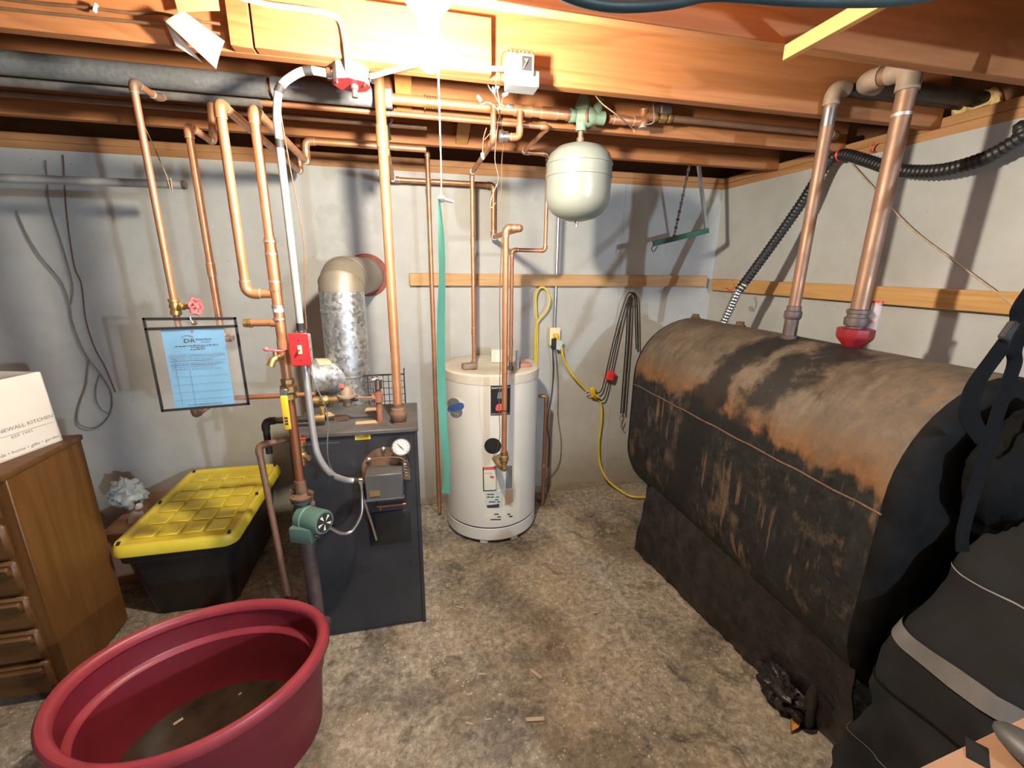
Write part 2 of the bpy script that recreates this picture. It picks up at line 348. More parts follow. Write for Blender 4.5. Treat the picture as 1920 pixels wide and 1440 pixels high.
pm('carton_white', (.72, .68, .62), (.66, .61, .55), 4, 3, .7); pm('cardboard', (.42, .235, .135), (.35, .19, .105), 6, 4, .8); pm('card_tan', (.52, .35, .19), (.45, .29, .15), 6, 4, .8)
pm('bag_fabric', (.011, .011, .0115), (.017, .0165, .0165), 7, 5, .85, 0, bs=.2, bd=.01, spec=.25); pm('strap_black', (.003, .003, .0035), (.005, .005, .0055), 60, 3, .85, spec=.15); pm('reflective', (.17, .165, .16), (.13, .127, .125), 18, 4, .5)
pm('sheet_black', (.012, .010, .011), (.035, .026, .026), 16, 6, .38, 0, bs=.7, bd=.02, lo=.42, hi=.72); pm('leaf_orange', (.62, .32, .06), (.5, .24, .05), 20, 3, .7); pm('leaf_brown', (.36, .22, .11), (.28, .16, .08), 20, 3, .8); pm('wood_chip', (.5, .42, .3), (.42, .34, .23), 30, 3, .8)
pm('pipe_dust', (.13, .115, .10), (.085, .075, .07), 20, 4, .85); pm('thimble_rust', (.30, .075, .045), (.2, .05, .03), 30, 4, .75); pm('flue_tan', (.30, .265, .215), (.25, .215, .17), 8, 5, .5, .4); pm('tape', (.60, .52, .36), (.5, .42, .28), 10, 3, .5)
pm('clear_white', (.56, .58, .54), (.48, .50, .46), 10, 3, .4); pm('label_black', (.012, .012, .012), (.018, .018, .018), 10, 2, .35); pm('label_silver', (.20, .22, .22), (.14, .16, .16), 10, 3, .4); pm('label_blue', (.05, .12, .36), (.04, .1, .3), 10, 3, .4); pm('label_red', (.70, .10, .08), (.62, .08, .06), 10, 3, .4); pm('label_cream', (.70, .68, .58), (.62, .60, .50), 10, 3, .5)
pm('porcelain', (.70, .66, .58), (.62, .58, .5), 10, 3, .35); pm('parge', (.46, .462, .445), (.39, .39, .37), 14, 5, .9, 0, bs=.4); pm('concrete_dirt', (.26, .215, .155), (.18, .15, .11), 20, 5, .9, 0, bs=.5)

# ------------------------------------------------------------------ structure
YW, XW, ZJ = 2.88, 2.163, 2.228
ZS = ZJ-.038
XL, YF = -4.2, -3.0
ZC = ZJ+.235
fl = MB()
def floorf(u, v):
    x = XL+(XW+.2-XL)*u; y = YF+(YW+.2-YF)*v
    return (x, y, 0)
fl.grid(floorf, 2, 2, (0, 0, -.1)); floor = struct(fl.build('floor', 'concrete_floor', loc=(0, 0, 0)))
wall_back = struct(MB().span((XL, YW, 0), (XW+.2, YW+.2, ZS)).build('wall_back', 'concrete_wall', loc=(0, YW, 0)))
wall_right = struct(MB().span((XW, YF, 0), (XW+.2, YW, ZS)).build('wall_right', 'concrete_wall', loc=(XW, 0, 0)))
wall_left = struct(MB().span((XL-.2, YF, 0), (XL, YW+.2, ZS)).build('wall_left', 'concrete_wall', loc=(XL, 0, 0)))
wall_front = struct(MB().span((XL-.2, YF-.2, 0), (XW+.2, YF, ZS)).build('wall_front', 'concrete_wall', loc=(0, YF, 0)))
ceiling = struct(MB().span((XL-.2, YF-.2, ZC), (XW+.2, YW+.2, ZC+.02)).build('ceiling', 'subfloor_wood', loc=(0, 0, ZC)))
# sill plates and rim boards
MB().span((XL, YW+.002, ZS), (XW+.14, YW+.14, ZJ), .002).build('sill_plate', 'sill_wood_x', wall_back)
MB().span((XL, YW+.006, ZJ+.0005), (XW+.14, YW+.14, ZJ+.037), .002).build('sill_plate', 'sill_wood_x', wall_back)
MB().span((XL, YW+.10, ZJ), (XW+.14, YW+.138, ZC)).build('rim_joist', 'rim_wood_shaded', wall_back)
MB().span((XW+.002, YF, ZS), (XW+.14, YW, ZJ-.001), .002).build('sill_plate', 'sill_wood_y', wall_right)
MB().span((XW+.006, YF, ZJ), (XW+.14, YW, ZJ+.038), .002).build('sill_plate', 'sill_wood_y', wall_right)
MB().span((XW+.10, YF, ZJ), (XW+.138, YW+.1, ZC)).build('rim_joist', 'rim_wood_shaded', wall_right)
MB().span((XL, YF-.1, ZS), (XW+.1, YF-.04, ZC)).build('rim_joist', 'rim_wood_shaded', wall_front)
MB().span((XL-.1, YF, ZS), (XL-.04, YW, ZC)).build('rim_joist', 'rim_wood_shaded', wall_left)
JY = [1.150+.4215*k for k in range(-9, 4)]
for k, y in enumerate(JY):
    MB().span((XL, y, ZJ), (XW+.004, y+.038, ZC-.0005), .002).build('joist', 'joist_wood', ceiling)
J1, J2, J3, J4 = JY[-4], JY[-3], JY[-2], JY[-1]
# board and block nailed to the face of the second joist
def xpx(x, y, Y): return at(x, y, Y=Y).x
MB().span((xpx(474, 60, J2-.04), J2-.039, ZJ), (xpx(922, 60, J2-.04), J2-.001, ZJ+.15), .002).build('sister_board', 'joist_wood', ceiling)
MB().span((xpx(428, 60, J2-.04), J2-.039, ZJ), (xpx(470, 60, J2-.04), J2-.001, ZJ+.18), .002).build('sister_block', 'joist_wood', ceiling)
# bridging struts between the joists
def strut(x, ya_, yb_, za, zb):
    a, b = Vector((x, ya_, za)), Vector((x, yb_, zb)); d = (b-a).normalized(); up = Vector((1, 0, 0)).cross(d)
    R_ = Matrix((Vector((1, 0, 0)), d, up)).transposed()
    return MB().box((a+b)/2, (.060, (b-a).length, .018), R_, .001).build('bridging_strut', 'strut_wood', ceiling)
strut(xpx(757, 187, J3), J2+.04, J3, ZC-.04, ZJ+.02); strut(xpx(757, 187, J3)+.08, J2+.04, J3, ZJ+.02, ZC-.04)
strut(xpx(865, 245, J4), J3+.04, J4, ZC-.04, ZJ+.02); strut(xpx(865, 245, J4)+.08, J3+.04, J4, ZJ+.02, ZC-.04)
MB().span((.995, -.6, ZJ-.036), (1.014, J1+.004, ZJ-.0005), .001).build('furring_strip', 'strut_wood', ceiling)
# patched form tie holes and the pour joint on the back wall
rnd = random.Random(3)
for (x, y, r) in ((622, 410, .085), (694, 408, .095), (628, 482, .10), (1010, 372, .03)):
    c = at(x, y, Y=YW); poly = [(r*(1+.16*rnd.uniform(-1, 1))*math.cos(a), r*(1+.16*rnd.uniform(-1, 1))*math.sin(a)) for a in [2*math.pi*k/22 for k in range(22)]]
    MB().prism(poly, c+Vector((0, .001, 0)), (1, 0, 0), (0, 0, 1), .003).build('plaster_patch', 'parge', wall_back, smooth=0)
MB().span((at(800, 500, Y=YW).x-.003, YW-.0025, .05), (at(800, 500, Y=YW).x+.003, YW+.001, ZS)).build('form_seam', 'parge', wall_back)
MB().span((1.42, YW-.0025, .05), (1.426, YW+.001, ZS)).build('form_seam', 'parge', wall_back)
# dirt coved into the floor joint
def cove(u, v):
    x = XL+(XW-XL)*u; n = .5+.5*mnoise.noise(Vector((x*4, 3, 0))); a = .02+.05*n
    return (x, YW-.002-a*(1-v), .002+.6*a*v*v)
MB().grid(cove, 160, 3).build('dirt_cove', 'concrete_dirt', wall_back)

# ------------------------------------------------------------------ ledger boards
o = MB().span((at(769, 545, Y=YW-.038).x, YW-.0385, 1.528), (at(1322, 552, Y=YW-.038).x, YW-.0005, 1.605), .003).build('ledger_board', 'ledger_x')
tag(o, 'long pale wooden board fixed across the back wall behind the water heater', 'board')
o = MB().span((XW-.0385, .95, 1.505), (XW-.0005, YW-.055, 1.585), .003).build('ledger_board', 'ledger_y')
tag(o, 'yellowish wooden board fixed along the right wall above the oil tank', 'board')

# ------------------------------------------------------------------ lamps
def lamp(loc, glow, ceil_z, label, nm, pull=True):
    t = thing(nm, label, 'light bulb', (loc.x, loc.y, loc.z-.04))
    MB().lathe([(.0, -.036), (.012, -.034), (.024, -.024), (.0305, -.004), (.029, .012), (.022, .03), (.0145, .046), (.0135, .052)], loc, n=20).build('bulb', glow, t)
    return t
t = lamp(BULB, 'bulb_glow', ZJ, 'glowing bare light bulb in a porcelain holder under the ceiling joist', 'ceiling_bulb')
MB().lathe([(.020, .045), (.024, .05), (.024, .078), (.034, .084), (.05, .1), (.055, ZJ-BULB.z-.0005)], BULB, n=24).build('lampholder', 'porcelain', t)
c0 = Vector((BULB.x+.008, BULB.y+.012, BULB.z+.075))
ce = Vector((c0.x+.004, c0.y, at(818, 366, Y=c0.y).z))
MB().tube([c0, c0+Vector((.012, 0, -.02)), Vector((c0.x+.013, c0.y, c0.z-.3)), ce+Vector((.008, 0, 0))], .0018, 6).build('pull_cord', 'string_white', t)
kp = ce+Vector((.008, 0, -.008))
k = MB().sph(kp, .009, 10).cyl(kp, kp+Vector((.03, .004, -.006)), .0045, 8, .003); k.build('knot', 'string_white', t)
rb = [at(822, 374, Y=c0.y), at(827, 440, Y=c0.y), at(829, 520, Y=c0.y), at(827, 600, Y=c0.y), at(827, 700, Y=c0.y), at(831, 800, Y=c0.y), at(837, 860, Y=c0.y), at(837, 905, Y=c0.y), at(836, 925, Y=c0.y)]
rb = cr(rb, 5); wd = [.004+.008*min(1, i/8)*(.55+.45*abs(math.cos(i*.13+.4))) for i in range(len(rb))]
g = MB(); L = len(rb)-1
g.grid(lambda u, v: rb[round(u*L)]+Vector(((v-.5)*2*wd[round(u*L)], (v-.5)*.012*math.sin(u*5), 0)), L, 2, (0, .0015, 0)); g.build('pull_ribbon', 'strap_green', t)
t = lamp(LAMP2, 'work_lamp_glow', ZJ, 'white work lamp hanging on a black cord behind the viewpoint', 'work_lamp')
MB().lathe([(.016, .05), (.02, .055), (.02, .12), (.008, .14)], LAMP2, n=16).build('socket', 'matte_black', t)
MB().tube([LAMP2+Vector((0, 0, .13)), Vector((LAMP2.x, LAMP2.y, ZJ+.1))], .004, 8).build('cord', 'rubber_black', t)

# ------------------------------------------------------------------ pipes
def pipe(name, label, pts, r, mat='copper', group=None, cat='pipe', rings=True, fit=None, coup=(), bendk=2.0, capend=False):
    pts = [Vector(p) for p in pts]; low = min(pts, key=lambda p: p.z)
    t = thing(name, label, cat, low, group); bd = r*bendk; n = len(pts)
    for i in range(n-1):
        a, b = pts[i], pts[i+1]; d = (b-a).normalized()
        a2 = a+d*bd if i else a; b2 = b-d*bd if i < n-2 else b
        MB().cyl(a2, b2, r, 16).build('tube', mat, t)
    for i in range(1, n-1):
        p = pts[i]; d1 = (p-pts[i-1]).normalized(); d2 = (pts[i+1]-p).normalized()
        s0, s1 = p-d1*bd, p+d2*bd
        arc = [s0*(1-q)**2+p*2*q*(1-q)+s1*q*q for q in [j/8 for j in range(9)]]
        m = MB(); m.tube([s0-d1*r*.9]+arc+[s1+d2*r*.9], [r*1.2]*11, 16); m.build('elbow', fit or mat, t)
        if rings:
            MB().cyl(s0-d1*r*1.05, s0-d1*r*.85, r*1.22, 14).build('solder_ring', 'solder', t); MB().cyl(s1+d2*r*.85, s1+d2*r*1.05, r*1.22, 14).build('solder_ring', 'solder', t)
    for i, q in coup:
        a, b = pts[i], pts[i+1]; d = (b-a).normalized(); c = a.lerp(b, q)
        MB().cyl(c-d*r*1.8, c+d*r*1.8, r*1.17, 16).build('coupling', fit or mat, t)
        if rings:
            for sg in (-1, 1): MB().cyl(c+d*sg*r*1.8, c+d*sg*r*1.95, r*1.13, 14).build('solder_ring', 'solder', t)
    return t
V = Vector
# main supply line in the joist bay
mY = 1.90; m0 = at(980, 208, Y=mY); mZ = m0.z
mx = lambda x: along(m0, 'X', x=x).x
scoopX = (mx(1068), mx(1143))
t = pipe('supply_main', 'thick copper main pipe running under the ceiling to the green air scoop', [(mx(-60), mY, mZ), (scoopX[0], mY, mZ)], .0185, 'copper_bright', coup=((0, .62), (0, .90), (0, .955)))
MB().cyl((mx(-60), mY, mZ), (mx(503), mY, mZ), .035, 20).build('foam_sleeve', 'foam_gray', t)
MB().cyl((mx(511), mY, mZ), (mx(735), mY, mZ), .035, 20).build('foam_sleeve', 'foam_light', t)
flx = mx(795); m = MB()
for k in range(6): m.cyl((flx+k*.010, mY, mZ), (flx+k*.010+.006, mY, mZ), .024 if k in (0, 5) else .0215, 16)
lab(m.build('check_valve', 'brass', t), 'brass check valve with ribbed body')
# air scoop and expansion tank
etX = at(1085, 330, Y=mY).x
t = thing('air_scoop', 'green cast air scoop with rust stain above the pale expansion tank', 'valve', (etX, mY, mZ-.03))
b_ = MB(); xa, xb = scoopX
b_.lathe([(.026, 0), (.026, .02), (.022, .025), (.034, .05), (.040, .08), (.030, .105), (.026, .115), (.026, .15), (.022, .152)], (xa, mY, mZ), (1, 0, 0), 20)
b_.lathe([(.034, 0), (.026, .035), (.014, .06), (.012, .07)], (xa+.055, mY, mZ+.02), (0, 0, 1), 16); b_.lathe([(.026, 0), (.02, .03), (.012, .045), (.012, .055)], (xa+.115, mY, mZ+.012), (.25, 0, 1), 16)
b_.lathe([(.022, 0), (.022, .03)], (etX, mY, mZ-.055), (0, 0, 1), 14); b_.build('body', 'scoop_green', t)
MB().lathe([(.012, 0), (.016, .004), (.016, .014), (.008, .022)], (xa+.055, mY, mZ+.088), (0, 0, 1), 12).build('vent_cap', 'chrome', t)
MB().lathe([(.010, 0), (.014, .003), (.014, .012), (.006, .02)], (xa+.129, mY, mZ+.066), (.25, 0, 1), 12).build('vent_cap', 'chrome', t)
MB().cyl((xa-.014, mY, mZ), (xa+.004, mY, mZ), .022, 14).build('adapter', 'copper_dull', t)
MB().span((xa+.055, mY-.0415, mZ-.03), (xa+.066, mY-.034, mZ+.02), .003).build('rust_run', 'rust_red', t)
tank_top = mZ-.062
t = thing('expansion_tank', 'pale gray glossy expansion tank hanging from the ceiling pipework', 'tank', (etX, mY, tank_top-.39))
R1 = .1375; zt = at(1085, 262, Y=mY-.05).z; zb = at(1080, 412, Y=mY-.06).z
H1 = zt-zb
prof = [(0, 0), (.035, .001), (.075, .012), (.108, .032), (.128, .058), (R1, .09), (R1, H1*.56), (R1+.003, H1*.565), (R1+.003, H1*.60), (R1, H1*.605), (R1, H1*.72), (R1+.003, H1*.725), (R1+.003, H1*.735), (R1, H1*.74), (R1, H1-.075), (.126, H1-.045), (.095, H1-.018), (.05, H1-.004), (0, H1)]
MB().lathe(prof, (etX, mY, zb), (0, 0, 1), 48).build('shell', 'tank_white', t)
MB().lathe([(.016, 0), (.016, .03), (.011, .032), (.011, mZ-.05-zt+.01)], (etX, mY, zt-.01), (0, 0, 1), 14).build('neck', 'copper_dull', t)
MB().lathe([(.006, -.022), (.006, -.012), (.009, -.01), (.009, .004)], (etX, mY, zb), (0, 0, 1), 10).build('air_valve', 'chrome', t)
# zone valve beyond the scoop
zv0 = V((scoopX[1], mY, mZ)); zx = at(1205, 240, Y=mY).x; zup = at(1205, 217, Y=mY).z
t = pipe('return_main', 'copper pipe stepping up from the air scoop and running right to the corner', [zv0, (zx, mY, mZ), (zx, mY, zup), (at(1224, 219, Y=mY).x, mY, zup)], .0155, 'copper', coup=((0, .3),))
t = thing('zone_valve', 'small brass zone valve with wires right of the expansion tank', 'valve', at(1242, 235, Y=mY))
vx = at(1242, 220, Y=mY); m = MB(); m.lathe([(.018, 0), (.018, .012), (.013, .014), (.013, .028), (.02, .03), (.02, .052), (.013, .054), (.013, .066), (.018, .068), (.018, .08)], (vx.x-.04, mY, zup), (1, 0, 0), 14); m.build('body', 'brass', t)
MB().span((vx.x-.025, mY-.03, zup+.008), (vx.x+.028, mY+.03, zup+.062), .004).build('actuator', 'iron_pipe', t)
MB().tube(cr([(vx.x-.01, mY-.03, zup+.05), (vx.x-.05, mY-.05, zup+.06), (vx.x-.075, mY-.05, zup+.03), (vx.x-.06, mY-.04, zup-.03), (vx.x-.09, mY-.02, zup-.04)], 6), .0025, 6).build('wire', 'wire_gray', t)
pa_, pb_ = V((vx.x+.04, mY, zup)), at(1575, 241, Y=mY)
pipe('heating_pipe', 'copper heating pipe running from the zone valve toward the right wall', [pa_, V((pb_.x, mY, zup)), (pb_.x, mY+.09, zup)], .0135, 'copper_dull')
MB_ = MB().span((at(1290, 222, Y=mY).x, mY+.055, zup+.005), (at(1307, 218, Y=mY).x, mY+.06, zup+.016)).build('pipe_bracket', 'white_plastic'); tag(MB_, 'small white clip plate with two holes fixed near the zone valve pipe', 'bracket')
# second line
l0 = at(980, 234, Y=1.955); lx = lambda x: along(l0, 'X', x=x).x
e1 = V((lx(1028), l0.y, l0.z)); e2 = along(e1, 'Y', x=981)
hx = at(1022, 470, Y=e2.y); h2 = V((hx.x, e2.y, hx.z)); h3 = V((at(960, 473, Y=e2.y).x, e2.y, hx.z))
t = pipe('branch_pipe', 'thin copper pipe passing behind the expansion tank and dropping to the heater top', [(lx(-60), l0.y, l0.z), e1, e2, (hx.x, e2.y, e2.z), h2, h3, (h3.x, e2.y, 1.09)], .0105, 'copper', coup=((0, .45), (0, .66), (5, .78)))
MB().cyl((lx(-60), l0.y, l0.z), (lx(490), l0.y, l0.z), .0185, 14).build('foam_sleeve', 'pipe_dust', t)
# third line, further back
q0 = at(640, 226, Y=2.18); q = lambda x: along(q0, 'X', x=x).x
pipe('cross_pipe', 'dull copper pipe crossing the ceiling under the third joist', [(q(-20), q0.y, q0.z), (q(800), q0.y, q0.z)], .0115, 'copper_dull', rings=False)
# vertical drop to the heater top-left
g0 = V((at(925, 205, Y=mY-.03).x, mY-.03, mZ)); g1 = V((g0.x, g0.y, at(925, 264, Y=g0.y).z)); g2 = along(g1, 'Y', x=885)
pipe('heater_feed', 'copper pipe dropping from the main to the left valve on the heater', [g0, g1, g2, (g2.x, g2.y, 1.10)], .0115, 'copper', coup=((2, .34), (2, .82)))
u0 = V((at(975, 214, Y=mY-.03).x, mY-.03, mZ-.01)); uz = at(975, 258, Y=u0.y).z
t = pipe('purge_branch', 'short copper branch with a dark union hooked under the main pipe', [u0, (u0.x, u0.y, uz), (at(953, 256, Y=u0.y).x, u0.y, uz)], .012, 'copper')
a = V((at(953, 256, Y=u0.y).x, u0.y, uz)); MB().lathe([(.014, 0), (.018, .002), (.018, .02), (.022, .022), (.022, .036), (.012, .04)], a, (-1, 0, 0), 14).build('union', 'steel', t)
# riser from the boiler and its fittings
eb = at(748, 790, Z=1.0)
ex, ey = eb.x, eb.y
t = pipe('boiler_riser', 'thick copper riser standing on the boiler top right of the flue', [(ex, ey, 1.075), (ex, ey, 2.36), (ex-.25, ey, 2.36)], .0185, 'copper_bright', coup=((0, .80),))
MB().lathe([(.03, 0), (.03, .006), (.026, .008), (.034, .02), (.036, .04), (.034, .05), (.030, .055), (.030, .065), (.022, .072), (.022, .088)], (ex, ey, .994), (0, 0, 1), 20).build('reducer', 'rust_iron', t)
# pipe with bronze zone valve, offset behind riser, running to heater front port
jA, jB = at(740, 335, Y=2.80), at(915, 348, Y=2.80); jz = (jA.z+jB.z)/2
jd = at(925, 445, Y=2.80); jd = V((jd.x, 2.80, jd.z)); jf = along(jd, 'Y', x=976); ix = at(945, 845, Y=jf.y).x
top = V((jA.x-.012, 2.05, jz))
t = pipe('coil_supply', 'copper pipe stepping along the back wall and down to the heater front port', [top, (top.x, 2.80, jz), (jd.x, 2.80, jz), jd, jf, (ix, jf.y, jd.z), (ix, jf.y, .70)], .0145, 'copper', coup=((4, .5),), bendk=1.7)
MB().span((top.x-.016, 2.03, jz-.045), (top.x+.016, 2.09, jz+.035), .004).build('zone_valve', 'brass', t)
MB().lathe([(.016, 0), (.016, .008), (.012, .01), (.012, .03), (.02, .032), (.02, .045), (.026, .05), (.026, .075), (.02, .078), (.022, .1)], (ix, jf.y, .60), (0, 0, 1), 16).build('union', 'brass', t)
MB().tube([(ix, jf.y, .62), (ix, jf.y, .60), (ix-.012, jf.y+.04, .598), (ix-.025, jf.y+.13, .602)], .018, 12).build('port_elbow', 'brass', t)
m = MB(); m.cyl((ix, jf.y, .655), (ix, jf.y, .66), .024, 14); m.build('solder_ring', 'solder', t)
MB().cyl((ix, jf.y, .93), (ix, jf.y, .934), .0165, 12).build('cable_tie', 'matte_black', t)
MB().tube(cr([(ix-.02, jf.y-.005, 1.78), (ix-.028, jf.y, 1.5), (ix-.025, jf.y-.01, 1.2), (ix-.03, jf.y-.01, .95), (ix-.022, jf.y, .8), (ix-.03, jf.y+.05, .68)], 6), .002, 6).build('sensor_wire', 'wire_brown', t)
# pipe left of the heater
fA = at(735, 274, Y=2.66); fB = at(801, 284, Y=2.66)
pipe('drop_pipe', 'slim copper pipe dropping to the floor left of the water heater', [(fA.x-.05, 2.66, fA.z), (fB.x, 2.66, fA.z), (fB.x, 2.66, .03)], .0125, 'copper', coup=((1, .08),))
# left hand zone pipes
dY = 1.65; D = at(545, 760, Y=dY); dX = D.x; dz = along(D, 'Z', y=203).z
dbk = along(V((dX, dY, dz)), 'Y', x=576).y
pD = pipe('circulator_riser', 'copper riser above the green pump with yellow handled ball valve', [(dX, dY, along(D, 'Z', y=455).z), (dX, dY, dz), (dX, dbk, dz), (dX, dbk, dz+.09), (dX+.55, dbk, dz+.09)], .0143, 'copper_bright')
zc = lambda y: along(V((dX, dY, 1)), 'Z', y=y).z
MB().cyl((dX, dY, zc(746)), (dX, dY, zc(445)), .0175, 16).build('tube', 'copper_bright', pD)
for y in (455, 478, 530, 600): MB().cyl((dX, dY, zc(y)), (dX, dY, zc(y-4)), .0200, 16).build('solder_ring', 'solder', pD)
MB().cyl((dX, dY, zc(577)), (dX, dY, zc(572)), .0205, 16).build('solder_ring', 'solder', pD); MB().cyl((dX, dY, zc(545)), (dX, dY, zc(470)), .0192, 16).build('tee', 'copper_bright', pD)
MB().cyl((dX, dY, zc(680)), (dX, dY, zc(640)), .0195, 16).build('tee', 'copper_bright', pD)
MB().cyl((dX, dY, zc(585)), (dX, dY, zc(574)), .0188, 16).build('tape_band', 'white_plastic', pD)
MB().lathe([(.0185, 0), (.024, .002), (.024, .02), (.02, .022), (.029, .03), (.029, .05), (.02, .058), (.024, .06), (.024, .076), (.0185, .078)], (dX, dY, zc(748)), (0, 0, 1), 8).build('ball_valve', 'brass', pD, smooth=20)
vb = MB().cyl((dX-.002, dY-.02, zc(727)), (dX-.004, dY-.042, zc(727)), .012, 14).build('valve_stem', 'steel', pD)
hz0, hz1 = zc(735), zc(797)
hdl = MB().span((dX-.018, dY-.046, hz0-.004), (dX+.006, dY-.043, zc(724)), .001).build('handle_plate', 'steel', pD)
hb = MB().box((dX-.006, dY-.046, (hz0+hz1)/2), (.024, .010, hz0-hz1), None, .0045, 2).build('handle', 'yellow_vinyl', pD); lab(hb, 'yellow vinyl lever handle pointing down')
for k in range(3): MB().span((dX-.012, dY-.0518, hz1+.020+k*.011), (dX-.001, dY-.0512, hz1+.027+k*.011)).build('marking', 'ink', hb)
MB().cyl((dX, dY, zc(745)), (dX, dY, zc(925)), .0165, 16).build('tube', 'copper_red', pD)
MB().cyl((dX, dY, zc(918)), (dX, dY, zc(900)), .021, 16).build('adapter', 'copper_dull', pD)
# capped stub to the left and the drain cock
sz = zc(605); MB().cyl((dX, dY, sz), (xpx(470, 606, dY), dY, sz), .012, 14).build('stub', 'copper', pD)
MB().lathe([(.013, 0), (.016, .002), (.016, .012), (.014, .014), (.014, .028)], (xpx(474, 606, dY), dY, sz), (-1, 0, 0), 8).build('stub_cap', 'brass', pD)
MB().cyl((dX-.012, dY, sz), (dX-.03, dY, sz), .0145, 14).build('stub_tee', 'copper', pD)
dr = V((dX, dY, zc(668))); m = MB(); m.tube([dr+V((-.005, -.015, 0)), dr+V((-.014, -.032, .002)), dr+V((-.026, -.045, -.004)), dr+V((-.034, -.052, -.024))], [.012, .012, .0125, .013], 12); m.lathe([(.008, 0), (.008, .02)], dr+V((-.018, -.036, .006)), (0, 0, 1), 10); m.build('drain_cock', 'brass', pD)
MB().box(dr+V((-.018, -.036, .028)), (.058, .012, .006), Matrix.Rotation(.1, 3, 'Y'), .002).sph(dr+V((-.046, -.036, .033)), .008, 8, (1.2, .6, .9)).sph(dr+V((.010, -.036, .028)), .008, 8, (1.2, .6, .9)).build('drain_handle', 'pink_paint', pD)
# neighbour riser joined at the tee
cx = at(452, 480, Y=dY).x; cz = along(V((cx, dY, 1.6)), 'Z', y=192).z; ct = zc(551)
cbk = along(V((cx, dY, cz)), 'Y', x=563).y
pipe('zone_riser', 'copper riser joining the pump riser through an elbow at its foot', [(dX-.016, dY, ct), (cx, dY, ct), (cx, dY, cz), (cx, cbk, cz), (cx, cbk, cz+.05), (cx, cbk+.02, ZJ+.05)], .0143, 'copper_bright')
bx = at(392, 480, Y=1.74).x; bz = along(V((bx, 1.74, 1.6)), 'Z', y=236).z; bt = along(V((bx, 1.74, 1.5)), 'Z', y=634).z
t = pipe('zone_riser', 'copper riser passing behind the blue paper in the clear pouch', [(at(424, 634, Y=1.74).x, 1.74, bt), (bx, 1.74, bt), (bx, 1.74, bz), (bx, 1.93, bz), (bx, 1.955, 2.2)], .0115, 'copper_bright', coup=((1, .35),))
MB().lathe([(.014, 0), (.014, .012), (.01, .014), (.01, .024)], (at(424, 634, Y=1.74).x, 1.74, bt), (1, 0, 0), 10).build('cap', 'iron_pipe', t)
aX = at(310, 480, Y=1.76).x; az = along(V((aX, 1.76, 1.6)), 'Z', y=152).z; av = along(V((aX, 1.76, 1.5)), 'Z', y=575).z; ab = along(V((aX, 1.76, 1.2)), 'Z', y=779).z
afY = 1.98
t = pipe('makeup_feed', 'thin copper feed pipe with a red handwheel stop valve at left', [(aX, 1.955, az+.02), (aX, 1.90, az), (aX, 1.76, az), (aX, 1.76, ab), (aX, afY, ab), (at(592, 750, Y=afY).x, afY, ab)], .0105, 'copper', fit='copper_dull')
MB().lathe([(.014, -.03), (.017, -.028), (.017, -.014), (.014, -.012), (.018, 0), (.014, .014), (.017, .016), (.017, .026), (.013, .028)], (aX, 1.76, av), (0, 0, 1), 12).build('stop_valve', 'brass', t)
wc = V((aX+.075, 1.735, av+.002)); wax = (wc-V((aX, 1.76, av))).normalized()
MB().cyl((aX, 1.76, av), wc, .0085, 10).lathe([(.013, .02), (.013, .034)], (aX, 1.76, av), wax, 6).build('valve_bonnet', 'brass', t)
u_ = wax.orthogonal().normalized(); v_ = wax.cross(u_); m = MB(); ring = [wc+(u_*math.cos(a)+v_*math.sin(a))*(.025+.003*math.cos(6*a)) for a in [2*math.pi*k/36 for k in range(37)]]
m.tube(ring, .0055, 8)
for k in range(5): a = 2*math.pi*k/5; m.cyl(wc, wc+(u_*math.cos(a)+v_*math.sin(a))*.024, .0035, 6)
m.cyl(wc-wax*.004, wc+wax*.008, .008, 10); lab(m.build('handwheel', 'pink_paint', t), 'red scalloped handwheel')

# ------------------------------------------------------------------ boiler
BX0, BX1, BY0, BY1, BZ = -.50, -.008, 1.76, 2.10, .995
boiler = thing('boiler', 'dark gray oil boiler with gauge and control box on its front', 'boiler', ((BX0+BX1)/2, (BY0+BY1)/2, 0))
MB().span((BX0, BY0, .0), (BX1, BY1, BZ-.012), .004).build('jacket', 'boiler_black', boiler)
MB().span((BX0-.006, BY0-.012, BZ-.018), (BX1+.008, BY1+.004, BZ), .003).build('top_panel', 'boiler_top', boiler)
for a, b in (((BX1-.012, BY0-.008), (BX1+.004, BY0+.01)), ((BX0-.004, BY0-.008), (BX0+.012, BY0+.01))):
    MB().span((a[0], a[1], 0), (b[0], b[1], BZ-.018), .002).build('corner_trim', 'boiler_black', boiler)
MB().span((BX0+.012, BY0-.003, .02), (BX1-.012, BY0+.002, BZ-.02), .001).build('front_panel', 'boiler_black', boiler)
FY = BY0-.003
def fp(x, y, Y=FY): return at(x, y, Y=Y)
a, b = fp(690, 962), fp(772, 1014); MB().box(((a.x+b.x)/2, FY-.004, (a.z+b.z)/2), (b.x-a.x, .008, a.z-b.z), None, .0035, 2).build('black_panel', 'gloss_black', boiler)  # plain glossy black panel raised on the front below the control box
pc = fp(724, 878); hr = .098
arch = [(hr*math.cos(a), hr*math.sin(a)) for a in [math.pi*k/16 for k in range(17)]]+[(-hr, -.06), (hr, -.06)]
pl = MB().prism(arch, pc+V((0, 0, 0)), (1, 0, 0), (0, 0, 1), .006).build('mounting_plate', 'rust_iron', boiler)
MB().prism([(x*1.04, y*1.04) for x, y in arch], pc, (1, 0, 0), (0, 0, 1), .003).build('gasket', 'matte_black', pl)
for x, y in ((719, 840), (692, 860), (757, 872)):
    p = fp(x, y); MB().lathe([(.010, 0), (.010, .010), (.005, .014)], (p.x, FY-.005, p.z), (0, -1, 0), 6).build('bolt', 'steel', pl, smooth=20)
a, b = fp(665, 814), fp(695, 823); yl = MB().span((a.x, FY-.0015, b.z), (b.x, FY, a.z)).build('warning_label', 'yellow_cord', boiler)
